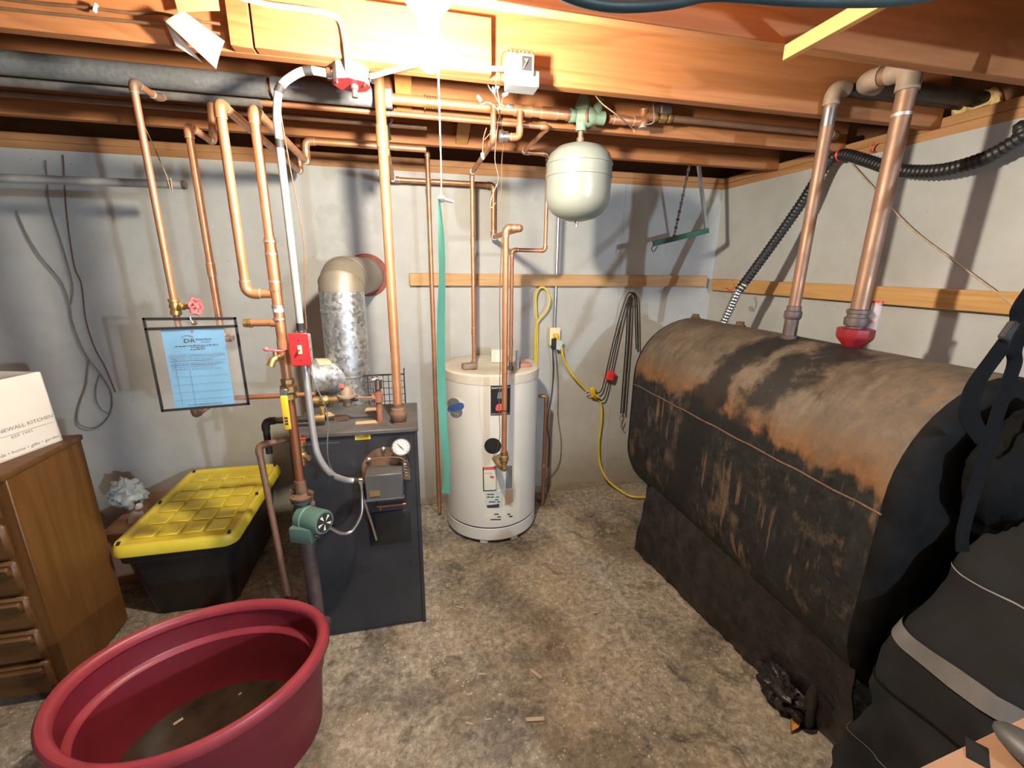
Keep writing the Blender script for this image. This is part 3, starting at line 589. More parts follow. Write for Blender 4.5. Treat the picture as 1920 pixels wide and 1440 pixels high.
for k in range(3): MB().span((a.x+.006, FY-.002, b.z+.004+k*.005), (b.x-.006-.004*k, FY-.0014, b.z+.0055+k*.005)).build('lettering', 'ink', yl)
a, b = fp(572, 834), fp(637, 832); MB().span((a.x, FY-.001, a.z-.002), (b.x, FY, a.z+.002)).build('trim_strip', 'box_gray', boiler)
gc = at(752, 838, Y=BY0-.055); gg = MB().lathe([(.010, -.055), (.010, -.016), (.036, -.014), (.039, -.008), (.039, .002), (.035, .002)], gc, (0, -1, 0), 28).build('pressure_gauge', 'chrome', boiler)
MB().lathe([(.034, .002), (.034, .0028)], gc, (0, -1, 0), 28).build('dial', 'white_plastic', gg)
m = MB()
for k in range(11):
    a = math.radians(-130+26*k); d = V((math.sin(a), 0, math.cos(a))); m.cyl(gc+V((0, -.003, 0))+d*.026, gc+V((0, -.003, 0))+d*.031, .0009, 5)
m.build('tick_marks', 'ink', gg)
MB().prism([(-.002, -.006), (.002, -.006), (.0005, .024), (-.0005, .024)], gc+V((0, -.0034, 0)), (math.cos(.7), 0, math.sin(.7)), (-math.sin(.7), 0, math.cos(.7)), .0006).prism([(-.0015, -.004), (.0015, -.004), (.0005, .017), (-.0005, .017)], gc+V((0, -.0042, 0)), (math.cos(-2.4), 0, math.sin(-2.4)), (-math.sin(-2.4), 0, math.cos(-2.4)), .0006).build('needle', 'ink', gg)
# aquastat control box
cy = BY0-.105; a, b = at(683, 893, Y=cy), at(757, 934, Y=cy)
cb = MB().span((a.x, cy, b.z), (b.x, BY0-.012, a.z), .004).build('control_box', 'box_gray', boiler); lab(cb, 'gray metal control box')
MB().span((a.x-.003, cy-.003, b.z-.001), (b.x+.003, cy+.02, b.z+.006), .001).build('cover_lip', 'box_gray', cb)
p0, p1 = at(692, 921, Y=cy), at(713, 929, Y=cy); MB().span((p0.x, cy-.0035, p1.z), (p1.x, cy-.0005, p0.z)).build('name_plate', 'brass', cb)
m = MB(); cc = [V((b.x+.012+.008*math.cos(k*.9), cy+.045+.008*math.sin(k*.9), a.z+.03-.0018*k)) for k in range(40)]; m.tube(cc, .0022, 6); m.build('capillary_coil', 'steel', boiler)
MB().tube(cr([(a.x, cy+.05, a.z-.02), (a.x-.008, cy+.05, a.z+.03), (a.x+.03, cy+.06, a.z+.045), (b.x-.03, cy+.05, a.z+.05), (b.x+.008, cy+.05, a.z+.035), (b.x+.012, cy+.05, a.z+.01)], 6), .002, 6).build('capillary_tube', 'copper_dull', boiler)
r0, r1 = at(708, 950, Y=BY0-.04), at(761, 947, Y=BY0-.04)
MB().cyl((r0.x, BY0-.04, r0.z), (r1.x, BY0-.04, r0.z), .005, 10).cyl((r0.x, BY0-.04, r0.z), (r0.x, BY0+.002, r0.z), .005, 10).cyl((r0.x+.01, BY0-.04, r0.z), (r0.x+.01, BY0-.04, r0.z-.02), .004, 8).build('latch_rod', 'copper_red', boiler)
# armoured cables from the control box
def flex(path, r, nm, mat, parent, step=.006):
    P = cr(path, 14); rr = [r*(1 if i % 2 else .86) for i in range(len(P))]; return MB().tube(P, rr, 10).build(nm, mat, parent, smooth=60)
pumpC = V((dX, dY, zc(968)))
cb0 = at(678, 910, Y=cy+.03)
flex([cb0, at(679, 935, Y=cy+.02), at(677, 965, Y=cy), at(660, 995, Y=cy-.02), at(640, 1000, Y=cy-.04), at(620, 990, Y=1.60), at(600, 980, Y=1.58)], .0075, 'armored_cable', 'steel', boiler)
flex([at(682, 935, Y=cy+.03), at(688, 955, Y=cy+.04), at(698, 985, Y=BY0-.03), at(706, 1012, Y=BY0-.004)], .0075, 'armored_cable', 'steel', boiler)
MB().cyl(cb0+V((0, 0, .012)), cb0-V((0, 0, .02)), .011, 10).build('cable_clamp', 'chrome', boiler)
# loose labels and paper scraps on the boiler top
for x, y, wx, wy, rz in ((640, 785, .06, .05, .3), (700, 768, .07, .05, -.1), (690, 792, .10, .035, .05), (612, 778, .05, .06, .5)):
    p = at(x, y, Z=BZ); MB().box((p.x, p.y, BZ+.0012), (wx, wy, .002), Matrix.Rotation(rz, 3, 'Z')).build('paper_scrap', 'card_tan', boiler)
# wire mesh guard behind the boiler
t = thing('wire_basket', 'black wire mesh basket behind the boiler beside the flue', 'basket', (-.14, 2.16, 0))
m = MB(); gx0, gx1, gz0, gz1, gy = at(600, 740, Y=2.17).x, at(757, 705, Y=2.17).x, .96, at(740, 702, Y=2.17).z, 2.17
nx = 16
for k in range(nx+1): x = gx0+(gx1-gx0)*k/nx; m.cyl((x, gy, 0), (x, gy, gz1), .0018, 6)
for k in range(34): z = gz1*k/33; m.cyl((gx0, gy, z), (gx1, gy, z), .0018, 6); m.cyl((gx1, gy, z), (gx1, gy+.12, z), .0018, 6)
for k in range(1, 6): m.cyl((gx1, gy+.024*k, 0), (gx1, gy+.024*k, gz1), .0018, 6)
m.build('mesh', 'matte_black', t); MB().tube([(gx0, gy, gz1), (gx1, gy, gz1), (gx1, gy+.12, gz1)], .004, 8).build('rim_wire', 'matte_black', t)

# ------------------------------------------------------------------ circulator pump under the riser
pump = thing('circulator_pump', 'green circulator pump with rusty flange left of the boiler', 'pump', (dX, dY, zc(1012)))
fz = zc(932)
m = MB(); m.lathe([(.042, 0), (.044, .003), (.044, .011), (.03, .014), (.022, .02), (.022, .036)], (dX, dY, fz), (0, 0, 1), 20)
m.build('flange', 'rust_iron', pump)
for s in (-1, 1): MB().lathe([(.011, -.03), (.011, -.018), (.006, -.016), (.006, .018), (.011, .02), (.011, .03)], (dX+s*.036, dY-.012*s, fz), (0, 0, 1), 6).build('flange_bolt', 'rust_iron', pump, smooth=20)
MB().lathe([(.042, 0), (.042, .010), (.026, .014), (.022, .03), (.034, .05), (.046, .075), (.046, .10), (.034, .125), (.03, .14), (.042, .146), (.042, .156)], (dX, dY, fz-.158), (0, 0, 1), 20).build('volute', 'pump_dark', pump)
pz = fz-.075; max_ = V((.80, -.60, .06)).normalized(); mc = V((dX, dY-.02, pz))
MB().lathe([(.050, .0), (.050, .03), (.046, .034), (.046, .105), (.043, .112), (.02, .112)], mc, max_, 24).build('motor', 'pump_green', pump)
fanc = mc+max_*.1125
MB().lathe([(.036, 0), (.036, .001)], fanc, max_, 20).build('nameplate', 'matte_black', pump)
uu = max_.orthogonal().normalized(); vv = max_.cross(uu); m = MB()
for k in range(5):
    a = 2*math.pi*k/5; d1 = uu*math.cos(a)+vv*math.sin(a); d2 = -uu*math.sin(a)+vv*math.cos(a)
    m.add([fanc+max_*.0016+d1*.006, fanc+max_*.0016+d1*.03+d2*.008, fanc+max_*.0016+d1*.03-d2*.004], [(0, 1, 2)])
m.build('nameplate_star', 'white_plastic', pump, smooth=0)
Rz = Matrix.Rotation(-.35, 3, 'Z')
MB().box(mc+V((.012, -.045, -.038)), (.09, .065, .062), Rz, .006, 2).build('terminal_box', 'pump_green', pump)
MB().lathe([(.013, 0), (.013, .015)], mc+V((.058, -.072, -.04)), (.8, -.3, 0), 10).build('cable_connector', 'chrome', pump)
t = pipe('return_pipe', 'thick iron pipe dropping below the green pump to the boiler base', [(dX, dY, fz-.17), (dX, dY, .09), (dX, BY0+.01, .09)], .0285, 'iron_pipe', rings=False, bendk=1.5)
MB().lathe([(.042, 0), (.044, .002), (.044, .012), (.03, .014)], (dX, dY, fz-.174), (0, 0, 1), 18).build('flange', 'iron_pipe', t)

# ------------------------------------------------------------------ relief and discharge piping on the boiler's left
bp = at(596, 784, Z=1.03); by_ = bp.y; bl = at(497, 792, Y=by_)
t = pipe('relief_pipe', 'black iron pipe elbowing down at the boiler top left corner', [(bp.x+.03, by_, 1.03), (bl.x, by_, 1.03), (bl.x, by_, at(500, 850, Y=by_).z)], .013, 'black_iron', rings=False, fit='black_iron')
MB().lathe([(.010, 0), (.010, .02), (.013, .022), (.013, .045), (.006, .05)], (bp.x+.02, by_, 1.03), (0, 0, 1), 8).cyl((bp.x+.03, by_, 1.03), (bp.x-.01, by_, 1.03), .018, 12).build('tee_valve', 'brass', t)
d0 = at(546, 826, Y=1.70); d1 = at(484, 836, Y=1.70); d2 = at(541, 1122, Y=1.66)
pipe('discharge_pipe', 'worn copper discharge pipe slanting down between the yellow lid and the pump', [(d0.x+.03, 1.72, d1.z+.02), (d1.x, 1.70, d1.z), d2, V((d2.x+.012, d2.y-.012, .12))], .0115, 'copper_dull', rings=False)
rv_ = at(566, 850, Y=1.70); t = thing('relief_valve', 'rusty brass relief valve tucked beside the boiler corner', 'valve', (rv_.x, rv_.y, rv_.z-.05))
MB().lathe([(.010, -.05), (.014, -.048), (.014, -.03), (.018, -.026), (.018, .0), (.013, .004), (.013, .03), (.019, .034), (.019, .05), (.008, .056)], rv_, (0, 0, 1), 12).build('body', 'brass', t)
MB().cyl(rv_+V((0, 0, -.012)), rv_+V((.03, -.02, -.014)), .011, 10).build('outlet', 'copper_dull', t); MB().box(rv_+V((.004, 0, .06)), (.035, .01, .006), None, .001).build('test_lever', 'red_paint', t)

# ------------------------------------------------------------------ fill line: check valve, pressure reducer, tee, air vent
fz_ = ab; fy_ = afY-.02
fy_ = ey+.02; fz_ = at(650, 748, Y=fy_).z
t = thing('pressure_reducer', 'brass fill valve assembly lying above the boiler top', 'valve', at(650, 765, Y=fy_))
fx = lambda x: at(x, 748, Y=fy_).x
MB().lathe([(.009, 0), (.009, .015), (.016, .016), (.016, .035), (.012, .037), (.019, .045), (.019, .065), (.012, .075), (.014, .09), (.014, .115), (.009, .118), (.009, .13)], (fx(580), fy_, fz_), (1, 0, 0), 10).build('backflow_valve', 'brass', t)
MB().lathe([(.012, -.034), (.017, -.026), (.020, -.012), (.020, .008), (.038, .010), (.038, .018), (.027, .021), (.024, .04), (.013, .054), (.004, .056), (.004, .074)], (fx(651), fy_, fz_), (0, 0, 1), 16).build('regulator_bell', 'copper_dusty', t)
MB().cyl((fx(630), fy_, fz_), (fx(672), fy_, fz_), .012, 12).build('regulator_body', 'iron_pipe', t); MB().cyl((fx(668), fy_, fz_), (fx(702), fy_, fz_), .009, 12).build('nipple', 'chrome', t)
MB().box((fx(644), fy_-.02, fz_+.062), (.022, .003, .016), Matrix.Rotation(.4, 3, 'Y'), .001).build('valve_tag', 'pink_paint', t)
tx = fx(710)
t = thing('air_vent_tee', 'rusty tee with chrome air vent standing on the boiler top', 'valve', (tx, fy_, BZ))
MB().lathe([(.013, 0), (.013, fz_-BZ-.02), (.019, fz_-BZ-.019), (.019, fz_-BZ+.02), (.013, fz_-BZ+.021), (.012, fz_-BZ+.035)], (tx, fy_, BZ+.0005), (0, 0, 1), 14).cyl((tx-.026, fy_, fz_), (tx, fy_, fz_), .016, 12).build('tee', 'rust_red', t)
MB().lathe([(.010, 0), (.012, .004), (.020, .006), (.020, .038), (.024, .040), (.024, .046), (.010, .050), (.005, .052), (.005, .06)], (tx, fy_, fz_+.035), (0, 0, 1), 18).build('air_vent', 'chrome', t)

# ------------------------------------------------------------------ flue
fc = V((-.325, 2.24, 0)); fr = .102
t = thing('flue_pipe', 'galvanized flue pipe rising from the boiler and elbowing into the back wall', 'pipe', (fc.x, fc.y, .9))
ze = at(650, 545, Y=2.20).z; th = V((at(688, 516, Y=YW).x, YW, at(688, 516, Y=YW).z))
MB().lathe([(fr, 0), (fr, .22), (fr+.002, .221), (fr+.002, .226), (fr, .228), (fr, ze-.9-.10), (fr+.003, ze-.9-.099), (fr+.003, ze-.9-.09), (fr, ze-.9-.088), (fr, ze-.9)], (fc.x, fc.y, .9), (0, 0, 1), 40).build('stack', 'galvanized', t)
hd = (V((th.x, th.y, 0))-V((fc.x, fc.y, 0))).normalized()
Rb = th.z-ze; pts = [V((fc.x, fc.y, ze-.004))]; rad = max(.12, Rb)
nseg = 4
for k in range(nseg+1):
    a = math.pi/2*k/nseg; pts.append(V((fc.x, fc.y, ze))+hd*(rad*(1-math.cos(a)))+V((0, 0, 1))*(Rb*math.sin(a)))
pts.append(th+V((0, -.0005, 0)))
MB().tube(pts, [fr*1.02]*len(pts), 40).build('elbow', 'flue_tan', t, smooth=18)
MB().lathe([(fr*1.0, .0005), (fr*1.26, .0005), (fr*1.26, .014), (fr*1.0, .014), (fr*1.0, .0005)], th, (0, -1, 0), 36).build('thimble', 'thimble_rust', t)
for k in (1, 3):
    MB().lathe([(fr*1.03, -.003), (fr*1.055, 0), (fr*1.03, .003)], pts[k+1], (pts[k+2]-pts[k]).normalized(), 36, False).build('elbow_seam', 'flue_tan', t)
tc_ = V((fc.x, fc.y, 1.11)); td = V((-.86, -.5, .12)).normalized()
MB().lathe([(.088, .02), (.088, .19), (.092, .192), (.092, .205), (.05, .207)], tc_, td, 32).build('draft_regulator', 'galvanized', t)
MB().lathe([(.084, 0), (.084, .003), (.02, .006)], tc_+td*.205, td, 28).build('damper_plate', 'flue_tan', t)
m = MB(); side = td.cross(V((0, 0, 1))).normalized()
arc = lambda u, v: tc_+td*(.10+.06*v)+(V((0, 0, 1))*math.cos(-.5+1.2*u)+side*(-1)*math.sin(-.5+1.2*u))*.0895
m.grid(arc, 10, 3, (0, 0, .0015)); m.build('foil_tape', 'tape', t)

# ------------------------------------------------------------------ water heater
hc = V((.455, 2.57, 0)); hr_ = .293; hT = 1.072
heater = thing('water_heater', 'squat white electric water heater with black label near the back wall', 'water heater', hc)
HN = 64
MB().lathe([(hr_-.006, .028), (hr_, .03), (hr_, .105), (hr_-.004, .108), (hr_-.004, .116), (hr_, .119), (hr_, hT-.058)], hc, (0, 0, 1), HN).build('jacket', 'heater_white', heater)
MB().lathe([(hr_-.002, hT-.06), (hr_+.003, hT-.058), (hr_+.003, hT-.010), (hr_-.008, hT), (.20, hT+.002), (.19, hT-.002), (0, hT-.002)], hc, (0, 0, 1), HN).build('top_pan', 'heater_top', heater)
MB().lathe([(hr_-.003, .1085), (hr_-.0035, .1155)], hc, (0, 0, 1), HN, False).build('base_gap', 'matte_black', heater)
for a in (-1.9, -1.2, 0.2, 1.6, 3.0):
    MB().box(hc+V((.26*math.cos(a), .26*math.sin(a), .0145)), (.05, .05, .028), Matrix.Rotation(a, 3, 'Z'), .003).build('foot', 'heater_white', heater)
# labels bent round the jacket; angle measured from -Y towards +X
def hpt(px_, py_):
    d = ray(px_, py_); A = d.x**2+d.y**2; Bq = 2*(d.x*(CAM.x-hc.x)+d.y*(CAM.y-hc.y)); Cq = (CAM.x-hc.x)**2+(CAM.y-hc.y)**2-hr_**2
    tt = (-Bq-math.sqrt(max(0, Bq*Bq-4*A*Cq)))/(2*A); p = CAM+d*tt; return math.atan2(p.x-hc.x, -(p.y-hc.y)), p.z
def curved(poly_px, nm, mat, parent, off=.0012, px=True):
    P = [hpt(*q) for q in poly_px] if px else poly_px
    bm = bmesh.new(); vs = [bm.verts.new((a, z, 0)) for a, z in P]; bm.faces.new(vs)
    for k in range(-30, 31):
        g = bm.verts[:]+bm.edges[:]+bm.faces[:]
        bmesh.ops.bisect_plane(bm, geom=g, plane_co=(k*.05, 0, 0), plane_no=(1, 0, 0))
    bm.verts.index_update(); m = MB()
    m.add([hc+V(((hr_+off)*math.sin(v.co.x), -(hr_+off)*math.cos(v.co.x), v.co.y)) for v in bm.verts], [[v.index for v in f.verts] for f in bm.faces]); bm.free()
    return m.build(nm, mat, parent, smooth=60)
def ctext(s_, parent, a0, z0, h, width, mat, off, italic=0):
    cu = bpy.data.curves.new('t', 'FONT'); cu.body = s_; cu.resolution_u = 1; cu.shear = italic
    ob = bpy.data.objects.new('t', cu); col.objects.link(ob); me = bpy.data.meshes.new_from_object(ob.evaluated_get(bpy.context.evaluated_depsgraph_get()))
    bpy.data.objects.remove(ob); bpy.data.curves.remove(cu)
    xs = [q.co.x for q in me.vertices]; k = width/(max(xs)-min(xs)); o_ = hc-ORG[parent.name]
    for q in me.vertices:
        a = a0+(q.co.x-min(xs))*k/hr_; z = z0+q.co.y*h; q.co = o_+V(((hr_+off)*math.sin(a), -(hr_+off)*math.cos(a), z))
    me.materials.clear(); me.materials.append(M_[mat]); me.name = 'lettering'
    r = bpy.data.objects.new('lettering', me); col.objects.link(r); r.parent = parent; ORG[r.name] = ORG[parent.name]
bl_ = curved([(920, 718), (957, 717), (956, 777), (920, 779)], 'brand_label', 'label_black', heater)
a0, z0 = hpt(922, 729); a1, _ = hpt(955, 729); ctext('BRADFORD WHITE', bl_, a0, z0, .014, (a1-a0)*hr_, 'white_plastic', .002)
a0, z0 = hpt(922, 777); a1, _ = hpt(955, 777); ctext('Built to be the best', bl_, a0, z0, .010, (a1-a0)*hr_, 'white_plastic', .002)
curved([(930, 770), (929, 765), (932, 758), (944, 756), (948, 759), (948, 768), (944, 770)], 'red_emblem', 'label_red', bl_, .0018)
curved([(932, 747), (934, 735), (944, 735), (946, 747)], 'tank_picture', 'label_silver', bl_, .0018)
def circ_px(cx_, cy_, r1, r2=None): return [(cx_+r1*math.cos(2*math.pi*k/24), cy_+(r2 or r1)*math.sin(2*math.pi*k/24)) for k in range(24)]
st = curved(circ_px(854.5, 765, 17, 20.5), 'round_sticker', 'white_plastic', heater, .0010)
curved(circ_px(850.5, 757, 11.5, 11), 'sticker_disc', 'label_silver', st, .0016); curved(circ_px(856, 773, 11.5, 11), 'sticker_disc', 'label_silver', st, .0016)
curved([(840, 764), (844, 761), (864, 754.5), (869, 756), (871, 761), (869, 766), (864, 768.5), (846, 773), (841, 772), (839, 768)], 'sticker_band', 'label_blue', st, .0022)
a0, z0 = hpt(842, 770); a1, _ = hpt(861, 768); ctext('Hydrojet', st, a0, z0, .012, (a1-a0)*hr_, 'white_plastic', .003, .2)
pd = curved([(924+16*math.cos(2*math.pi*k/20), 836+15*math.sin(2*math.pi*k/20)) for k in range(20)], 'port_cover', 'label_black', heater)
curved([(925, 852), (952, 849), (952, 859), (926, 862)], 'port_label', 'label_black', heater)
a0, z0 = hpt(928, 858); a1, _ = hpt(940, 858); 
for k in range(2): MB().box(hc+V(((hr_+.003)*math.sin(a0+.03), -(hr_+.003)*math.cos(a0+.03), z0+.004+.012*k)), (.03, .001, .004)).build('lettering', 'white_plastic', heater)
dl = curved([(902, 872), (974, 866), (974, 975), (906, 978)], 'data_label', 'label_cream', heater, .001)
curved([(905, 876), (931, 874), (931, 920), (906, 921)], 'danger_frame', 'label_black', dl, .0016); curved([(907, 881), (930, 880), (930, 918), (908, 919)], 'danger_panel', 'label_cream', dl, .0020)
curved([(907, 876), (930, 875), (930, 880), (907, 881)], 'danger_header', 'label_red', dl, .0022)
a0, z0 = hpt(909, 888); a1, _ = hpt(923, 888); ctext('DANGER', dl, a0, z0, .010, (a1-a0)*hr_, 'ink', .0026)
curved([(919, 891), (927, 893), (926, 897), (919, 896)], 'hand_symbol', 'label_red', dl, .0026)
curved([(932, 874), (946, 873), (946, 916), (932, 917)], 'booklet', 'clear_white', dl, .0022)
curved([(948, 873), (960, 873), (960, 915), (948, 917)], 'gray_panel', 'ink_gray', dl, .0018)
curved([(909, 922), (943, 920), (943, 950), (936, 953), (914, 953), (910, 946)], 'rating_plate', 'clear_white', dl, .0018)
curved([(912, 947), (936, 944), (936, 951), (914, 952)], 'barcode', 'ink', dl, .0024)
curved([(947, 918), (962, 916), (962, 940), (954, 946), (946, 948)], 'energy_picture', 'card_tan', dl, .0020)
rl = random.Random(8)
for k in range(16):
    x = rl.uniform(911, 934); y = rl.choice([926, 931, 936, 940]); curved([(x, y), (x+6, y-.4), (x+6, y+1.4), (x, y+1.8)], 'print_mark', 'ink', dl, .0026)
for k in range(10):
    x = rl.uniform(918, 934); y = rl.choice([963, 968, 973]); curved([(x, y), (x+6, y-.4), (x+6, y+1.6), (x, y+2)], 'print_mark', 'ink', dl, .0026)
for k in range(4):
    x = rl.uniform(950, 958); y = rl.choice([963, 967]); curved([(x, y), (x+5, y-.4), (x+5, y+2), (x, y+2.4)], 'print_mark', 'ink', dl, .0026)
p = hpt(860, 700)
# fittings and litter on the heater top
t = thing('heater_valve', 'brass shutoff valve with lever lying on the heater top', 'valve', (g2.x, g2.y, hT))
MB().lathe([(.014, .0), (.014, .012), (.022, .014), (.022, .03), (.014, .032), (.014, .05)], (g2.x, g2.y, hT+.003), (0, 0, 1), 10).build('body', 'copper_dusty', t)
MB().box((g2.x-.035, g2.y-.05, hT+.02), (.085, .045, .034), Matrix.Rotation(.2, 3, 'Z'), .008, 2).build('lever', 'copper_dusty', t)
t = thing('mixing_fitting', 'gray metal fitting with lever behind the heater top litter', 'valve', (h3.x, h3.y, hT))
MB().lathe([(.012, .0), (.018, .002), (.018, .02), (.012, .022), (.012, .045)], (h3.x, h3.y, hT+.003), (0, 0, 1), 10).build('body', 'iron_pipe', t); MB().box((h3.x+.04, h3.y, hT+.06), (.018, .006, .11), Matrix.Rotation(-.03, 3, 'Y'), .002).build('lever', 'paint_light_gray', t)
p = at(936, 655, Y=2.62); MB_ = MB().box((p.x, 2.62, hT+.042), (.10, .06, .08), Matrix.Rotation(-.12, 3, 'Z'), .001).build('parts_box', 'carton_white'); tag(MB_, 'small white carton standing at the back of the heater top', 'box')
p = at(983, 681, Z=hT+.02); MB_ = MB().box((p.x, p.y, hT+.013), (.075, .06, .022), Matrix.Rotation(.15, 3, 'Z'), .003).build('scrub_pad', 'pink_pad'); tag(MB_, 'dull pink scrub pad lying on the heater top', 'pad')
# drain line at the heater's right
dx_ = at(1024, 742, Y=2.66); p2 = at(1014, 925, Y=2.66)
t = pipe('overflow_pipe', 'reddish copper overflow pipe with brass elbow right of the heater', [(dx_.x-.05, 2.66, dx_.z), (dx_.x, 2.66, dx_.z), (dx_.x, 2.66, .002)], .0115, 'copper_red', fit='brass', rings=False)
MB().cyl((dx_.x, 2.66, .30), (dx_.x, 2.66, .33), .015, 12).build('coupling', 'brass', t)

# ------------------------------------------------------------------ oil tank
TY0, TY1, TX, TR = .80, 2.31, 1.613, .343
TZ1, TZ0 = 1.03, .598
tank = thing('oil_tank', 'large rusty black heating oil tank beside the right wall', 'tank', (TX, (TY0+TY1)/2, 0))
def prof2(s):
    out = []
    for k in range(25): a = math.pi*k/24; out.append((TX+TR*s*math.cos(a), TZ1+TR*s*math.sin(a)))
    for k in range(25): a = math.pi+math.pi*k/24; out.append((TX+TR*s*math.cos(a), TZ0+TR*s*math.sin(a)))
    cx_, cz_ = TX, (TZ1+TZ0)/2
    return out
m = MB(); rings = [(.0, -.045), (.55, -.036), (.80, -.022), (.93, -.006), (.985, .012), (1.0, .035), (1.0, .3), (1.0, .5), (1.0, .7), (1.0, TY1-TY0-.035), (.985, TY1-TY0-.012), (.93, TY1-TY0+.006), (.8, TY1-TY0+.022), (.55, TY1-TY0+.036), (0, TY1-TY0+.045)]
vs = []; fs = []
for s, dy in rings:
    mid = (TZ1+TZ0)/2
    for k in range(25): a = math.pi*k/24; vs.append(V((TX+TR*s*math.cos(a), TY0+dy, mid+(TZ1-mid)*max(s, .02)+TR*s*math.sin(a))))
    for k in range(25): a = math.pi+math.pi*k/24; vs.append(V((TX+TR*s*math.cos(a), TY0+dy, mid+(TZ0-mid)*max(s, .02)+TR*s*math.sin(a))))
n = 50
for i in range(len(rings)-1):
    for k in range(n): fs.append((i*n+k, i*n+(k+1) % n, (i+1)*n+(k+1) % n, (i+1)*n+k))
fs.append(tuple(range(n))); fs.append(tuple((len(rings)-1)*n+k for k in range(n)))
def sub(i0, i1, nm, mt, cap):
    mm = MB(); ff = [f for f in fs if len(f) == 4 and i0*n <= min(f) and max(f) < (i1+1)*n]+cap
    used = sorted({i for f in ff for i in f}); mp = {o_: k_ for k_, o_ in enumerate(used)}
    mm.add([vs[i] for i in used], [tuple(mp[i] for i in f) for f in ff]); return mm.build(nm, mt, tank, smooth=50)
sub(5, 9, 'shell', 'rusty_tank', []); sub(0, 5, 'head', 'tank_head', [fs[-2]]); sub(9, 14, 'head', 'tank_head', [fs[-1]])
for z in (.985,):
    MB().tube([(TX-TR-.001, TY0+.03+.02*k*3.6, z+.002*math.sin(k*2.1)) for k in range(21)], .0034, 6).build('weld_seam', 'rust_iron', tank)
for y in (TY0+.16, TY1-.16):
    for x in (TX-.24, TX+.24): MB().cyl((x, y, 0), (x, y, .36), .022, 12).lathe([(.035, 0), (.035, .006)], (x, y, 0), (0, 0, 1), 12).build('leg', 'black_iron', tank)
zTop = TZ1+TR
for x, y in ((1304, 594), (1388, 606)):
    p = at(x, y, X=TX+.05); MB().lathe([(.028, -.012), (.028, .006), (.02, .008), (.02, .022)], (p.x, p.y, zTop-.006), (0, 0, 1), 8).build('bung', 'rust_iron', tank, smooth=20)
p = at(1360, 617, Z=zTop-.02); MB().box((p.x, p.y, p.z+.004), (.04, .06, .02), Matrix.Rotation(.4, 3, 'Z'), .006).build('capped_fitting', 'rust_iron', tank)
# black plastic sheet skirt under the tank
def skirt(u, v):
    y = 2.06-1.24*u; xt, zt_ = 1.318, .425
    xf = 1.25+.155*u+.018*mnoise.noise(V((u*6, 0, 1)))
    wr = .016*mnoise.noise(V((u*16, v*3, 0)))+.008*mnoise.noise(V((u*40, v*6, 4)))
    x = xt+(xf-xt)*v**.8+wr*min(1, v*3)-.012*math.sin(math.pi*v)
    return (x, y, zt_*(1-v)+.004)
o = MB().grid(skirt, 110, 18, (.006, 0, 0)).build('plastic_sheet', 'sheet_black'); tag(o, 'black plastic sheet hanging from the oil tank belly to the floor', 'plastic sheet')
def bunch(c, s, seed, k=1.0):
    m = MB(); n_ = 22; vs = []; fs = []
    m.sph((0, 0, 0), 1, 44); vv = []
    for v in m.v:
        d = 1+k*(.30*mnoise.noise(v*2.2+V((seed, 0, 0)))-.35*abs(mnoise.noise(v*3.5+V((0, seed, 0))))-.2*abs(mnoise.noise(v*8+V((0, seed, 3)))))
        vv.append(V(c)+V((v.x*s[0]*d, v.y*s[1]*d, max(-s[2]*.9, v.z*s[2]*d))))
    m.v = vv; return m
p = at(1210, 1015, Z=.05); o = bunch((p.x+.01, p.y+.03, .055), (.035, .05, .06), 3).build('plastic_bundle', 'sheet_black'); tag(o, 'crumpled black plastic bunched on the floor at the far end of the tank', 'plastic sheet')
MB().box((p.x-.012, p.y+.0, .075), (.02, .02, .02), Matrix.Rotation(.5, 3, 'Y'), .005).build('torn_label', 'pink_pad', o)
p = at(1465, 1300, Z=.06); o = bunch((p.x+.01, p.y+.01, .07), (.07, .11, .077), 8).build('plastic_bundle', 'sheet_black'); tag(o, 'crumpled black plastic bunched on the floor beside the black bag', 'plastic sheet')
# fill and vent pipes
XLp, XRp = 1.572, 1.635; pxL = at(1489, 577, X=XLp); pxR = at(1607, 597, X=XRp)
lz = at(1565, 165, Y=pxL.y).z
kx = XW+.10
t = pipe('fill_pipe', 'copper colored vent pipe with elbow rising from the middle of the oil tank', [(XLp, pxL.y, 1.44), (XLp, pxL.y, lz), (XW+.11, pxL.y, lz)], .0225, 'copper_dull', rings=False, fit='copper_dusty', bendk=1.7)
[c for c in t.children if c.name.startswith('tube')][-1].data.materials[0] = M_['black_iron']
MB().cyl((XLp, pxL.y, lz-.13), (XLp, pxL.y, lz-.07), .0232, 16).build('foil_band', 'steel', t)
MB().lathe([(.034, 0), (.036, .004), (.036, .016), (.027, .018), (.027, .085), (.032, .09), (.034, .1), (.034, .118), (.028, .122), (.028, .14), (.024, .142)], (XLp, pxL.y, zTop-.008), (0, 0, 1), 14).build('nipple', 'iron_pipe', t)
rz_ = at(1712, 140, Y=pxR.y).z
t = pipe('fill_pipe', 'thick copper colored fill pipe standing on the red tank gauge fitting', [(XRp, pxR.y, 1.45), (XRp, pxR.y, rz_+.02), (XRp-.01, pxR.y+.16, rz_+.03), (XW+.11, pxR.y+.17, rz_+.03)], .0285, 'copper_dull', rings=False, fit='copper_dusty', bendk=1.5)
[c for c in t.children if c.name.startswith('tube')][-1].data.materials[0] = M_['black_iron']
MB().cyl((XRp, pxR.y, rz_-.125), (XRp, pxR.y, rz_-.115), .0300, 16).build('solder_ring', 'solder', t)
MB().lathe([(.030, 0), (.030, .02), (.038, .022), (.040, .03), (.040, .05), (.034, .055), (.034, .066), (.038, .068), (.038, .08), (.030, .084)], (XRp, pxR.y, 1.43), (0, 0, 1), 14).build('union', 'iron_pipe', t)
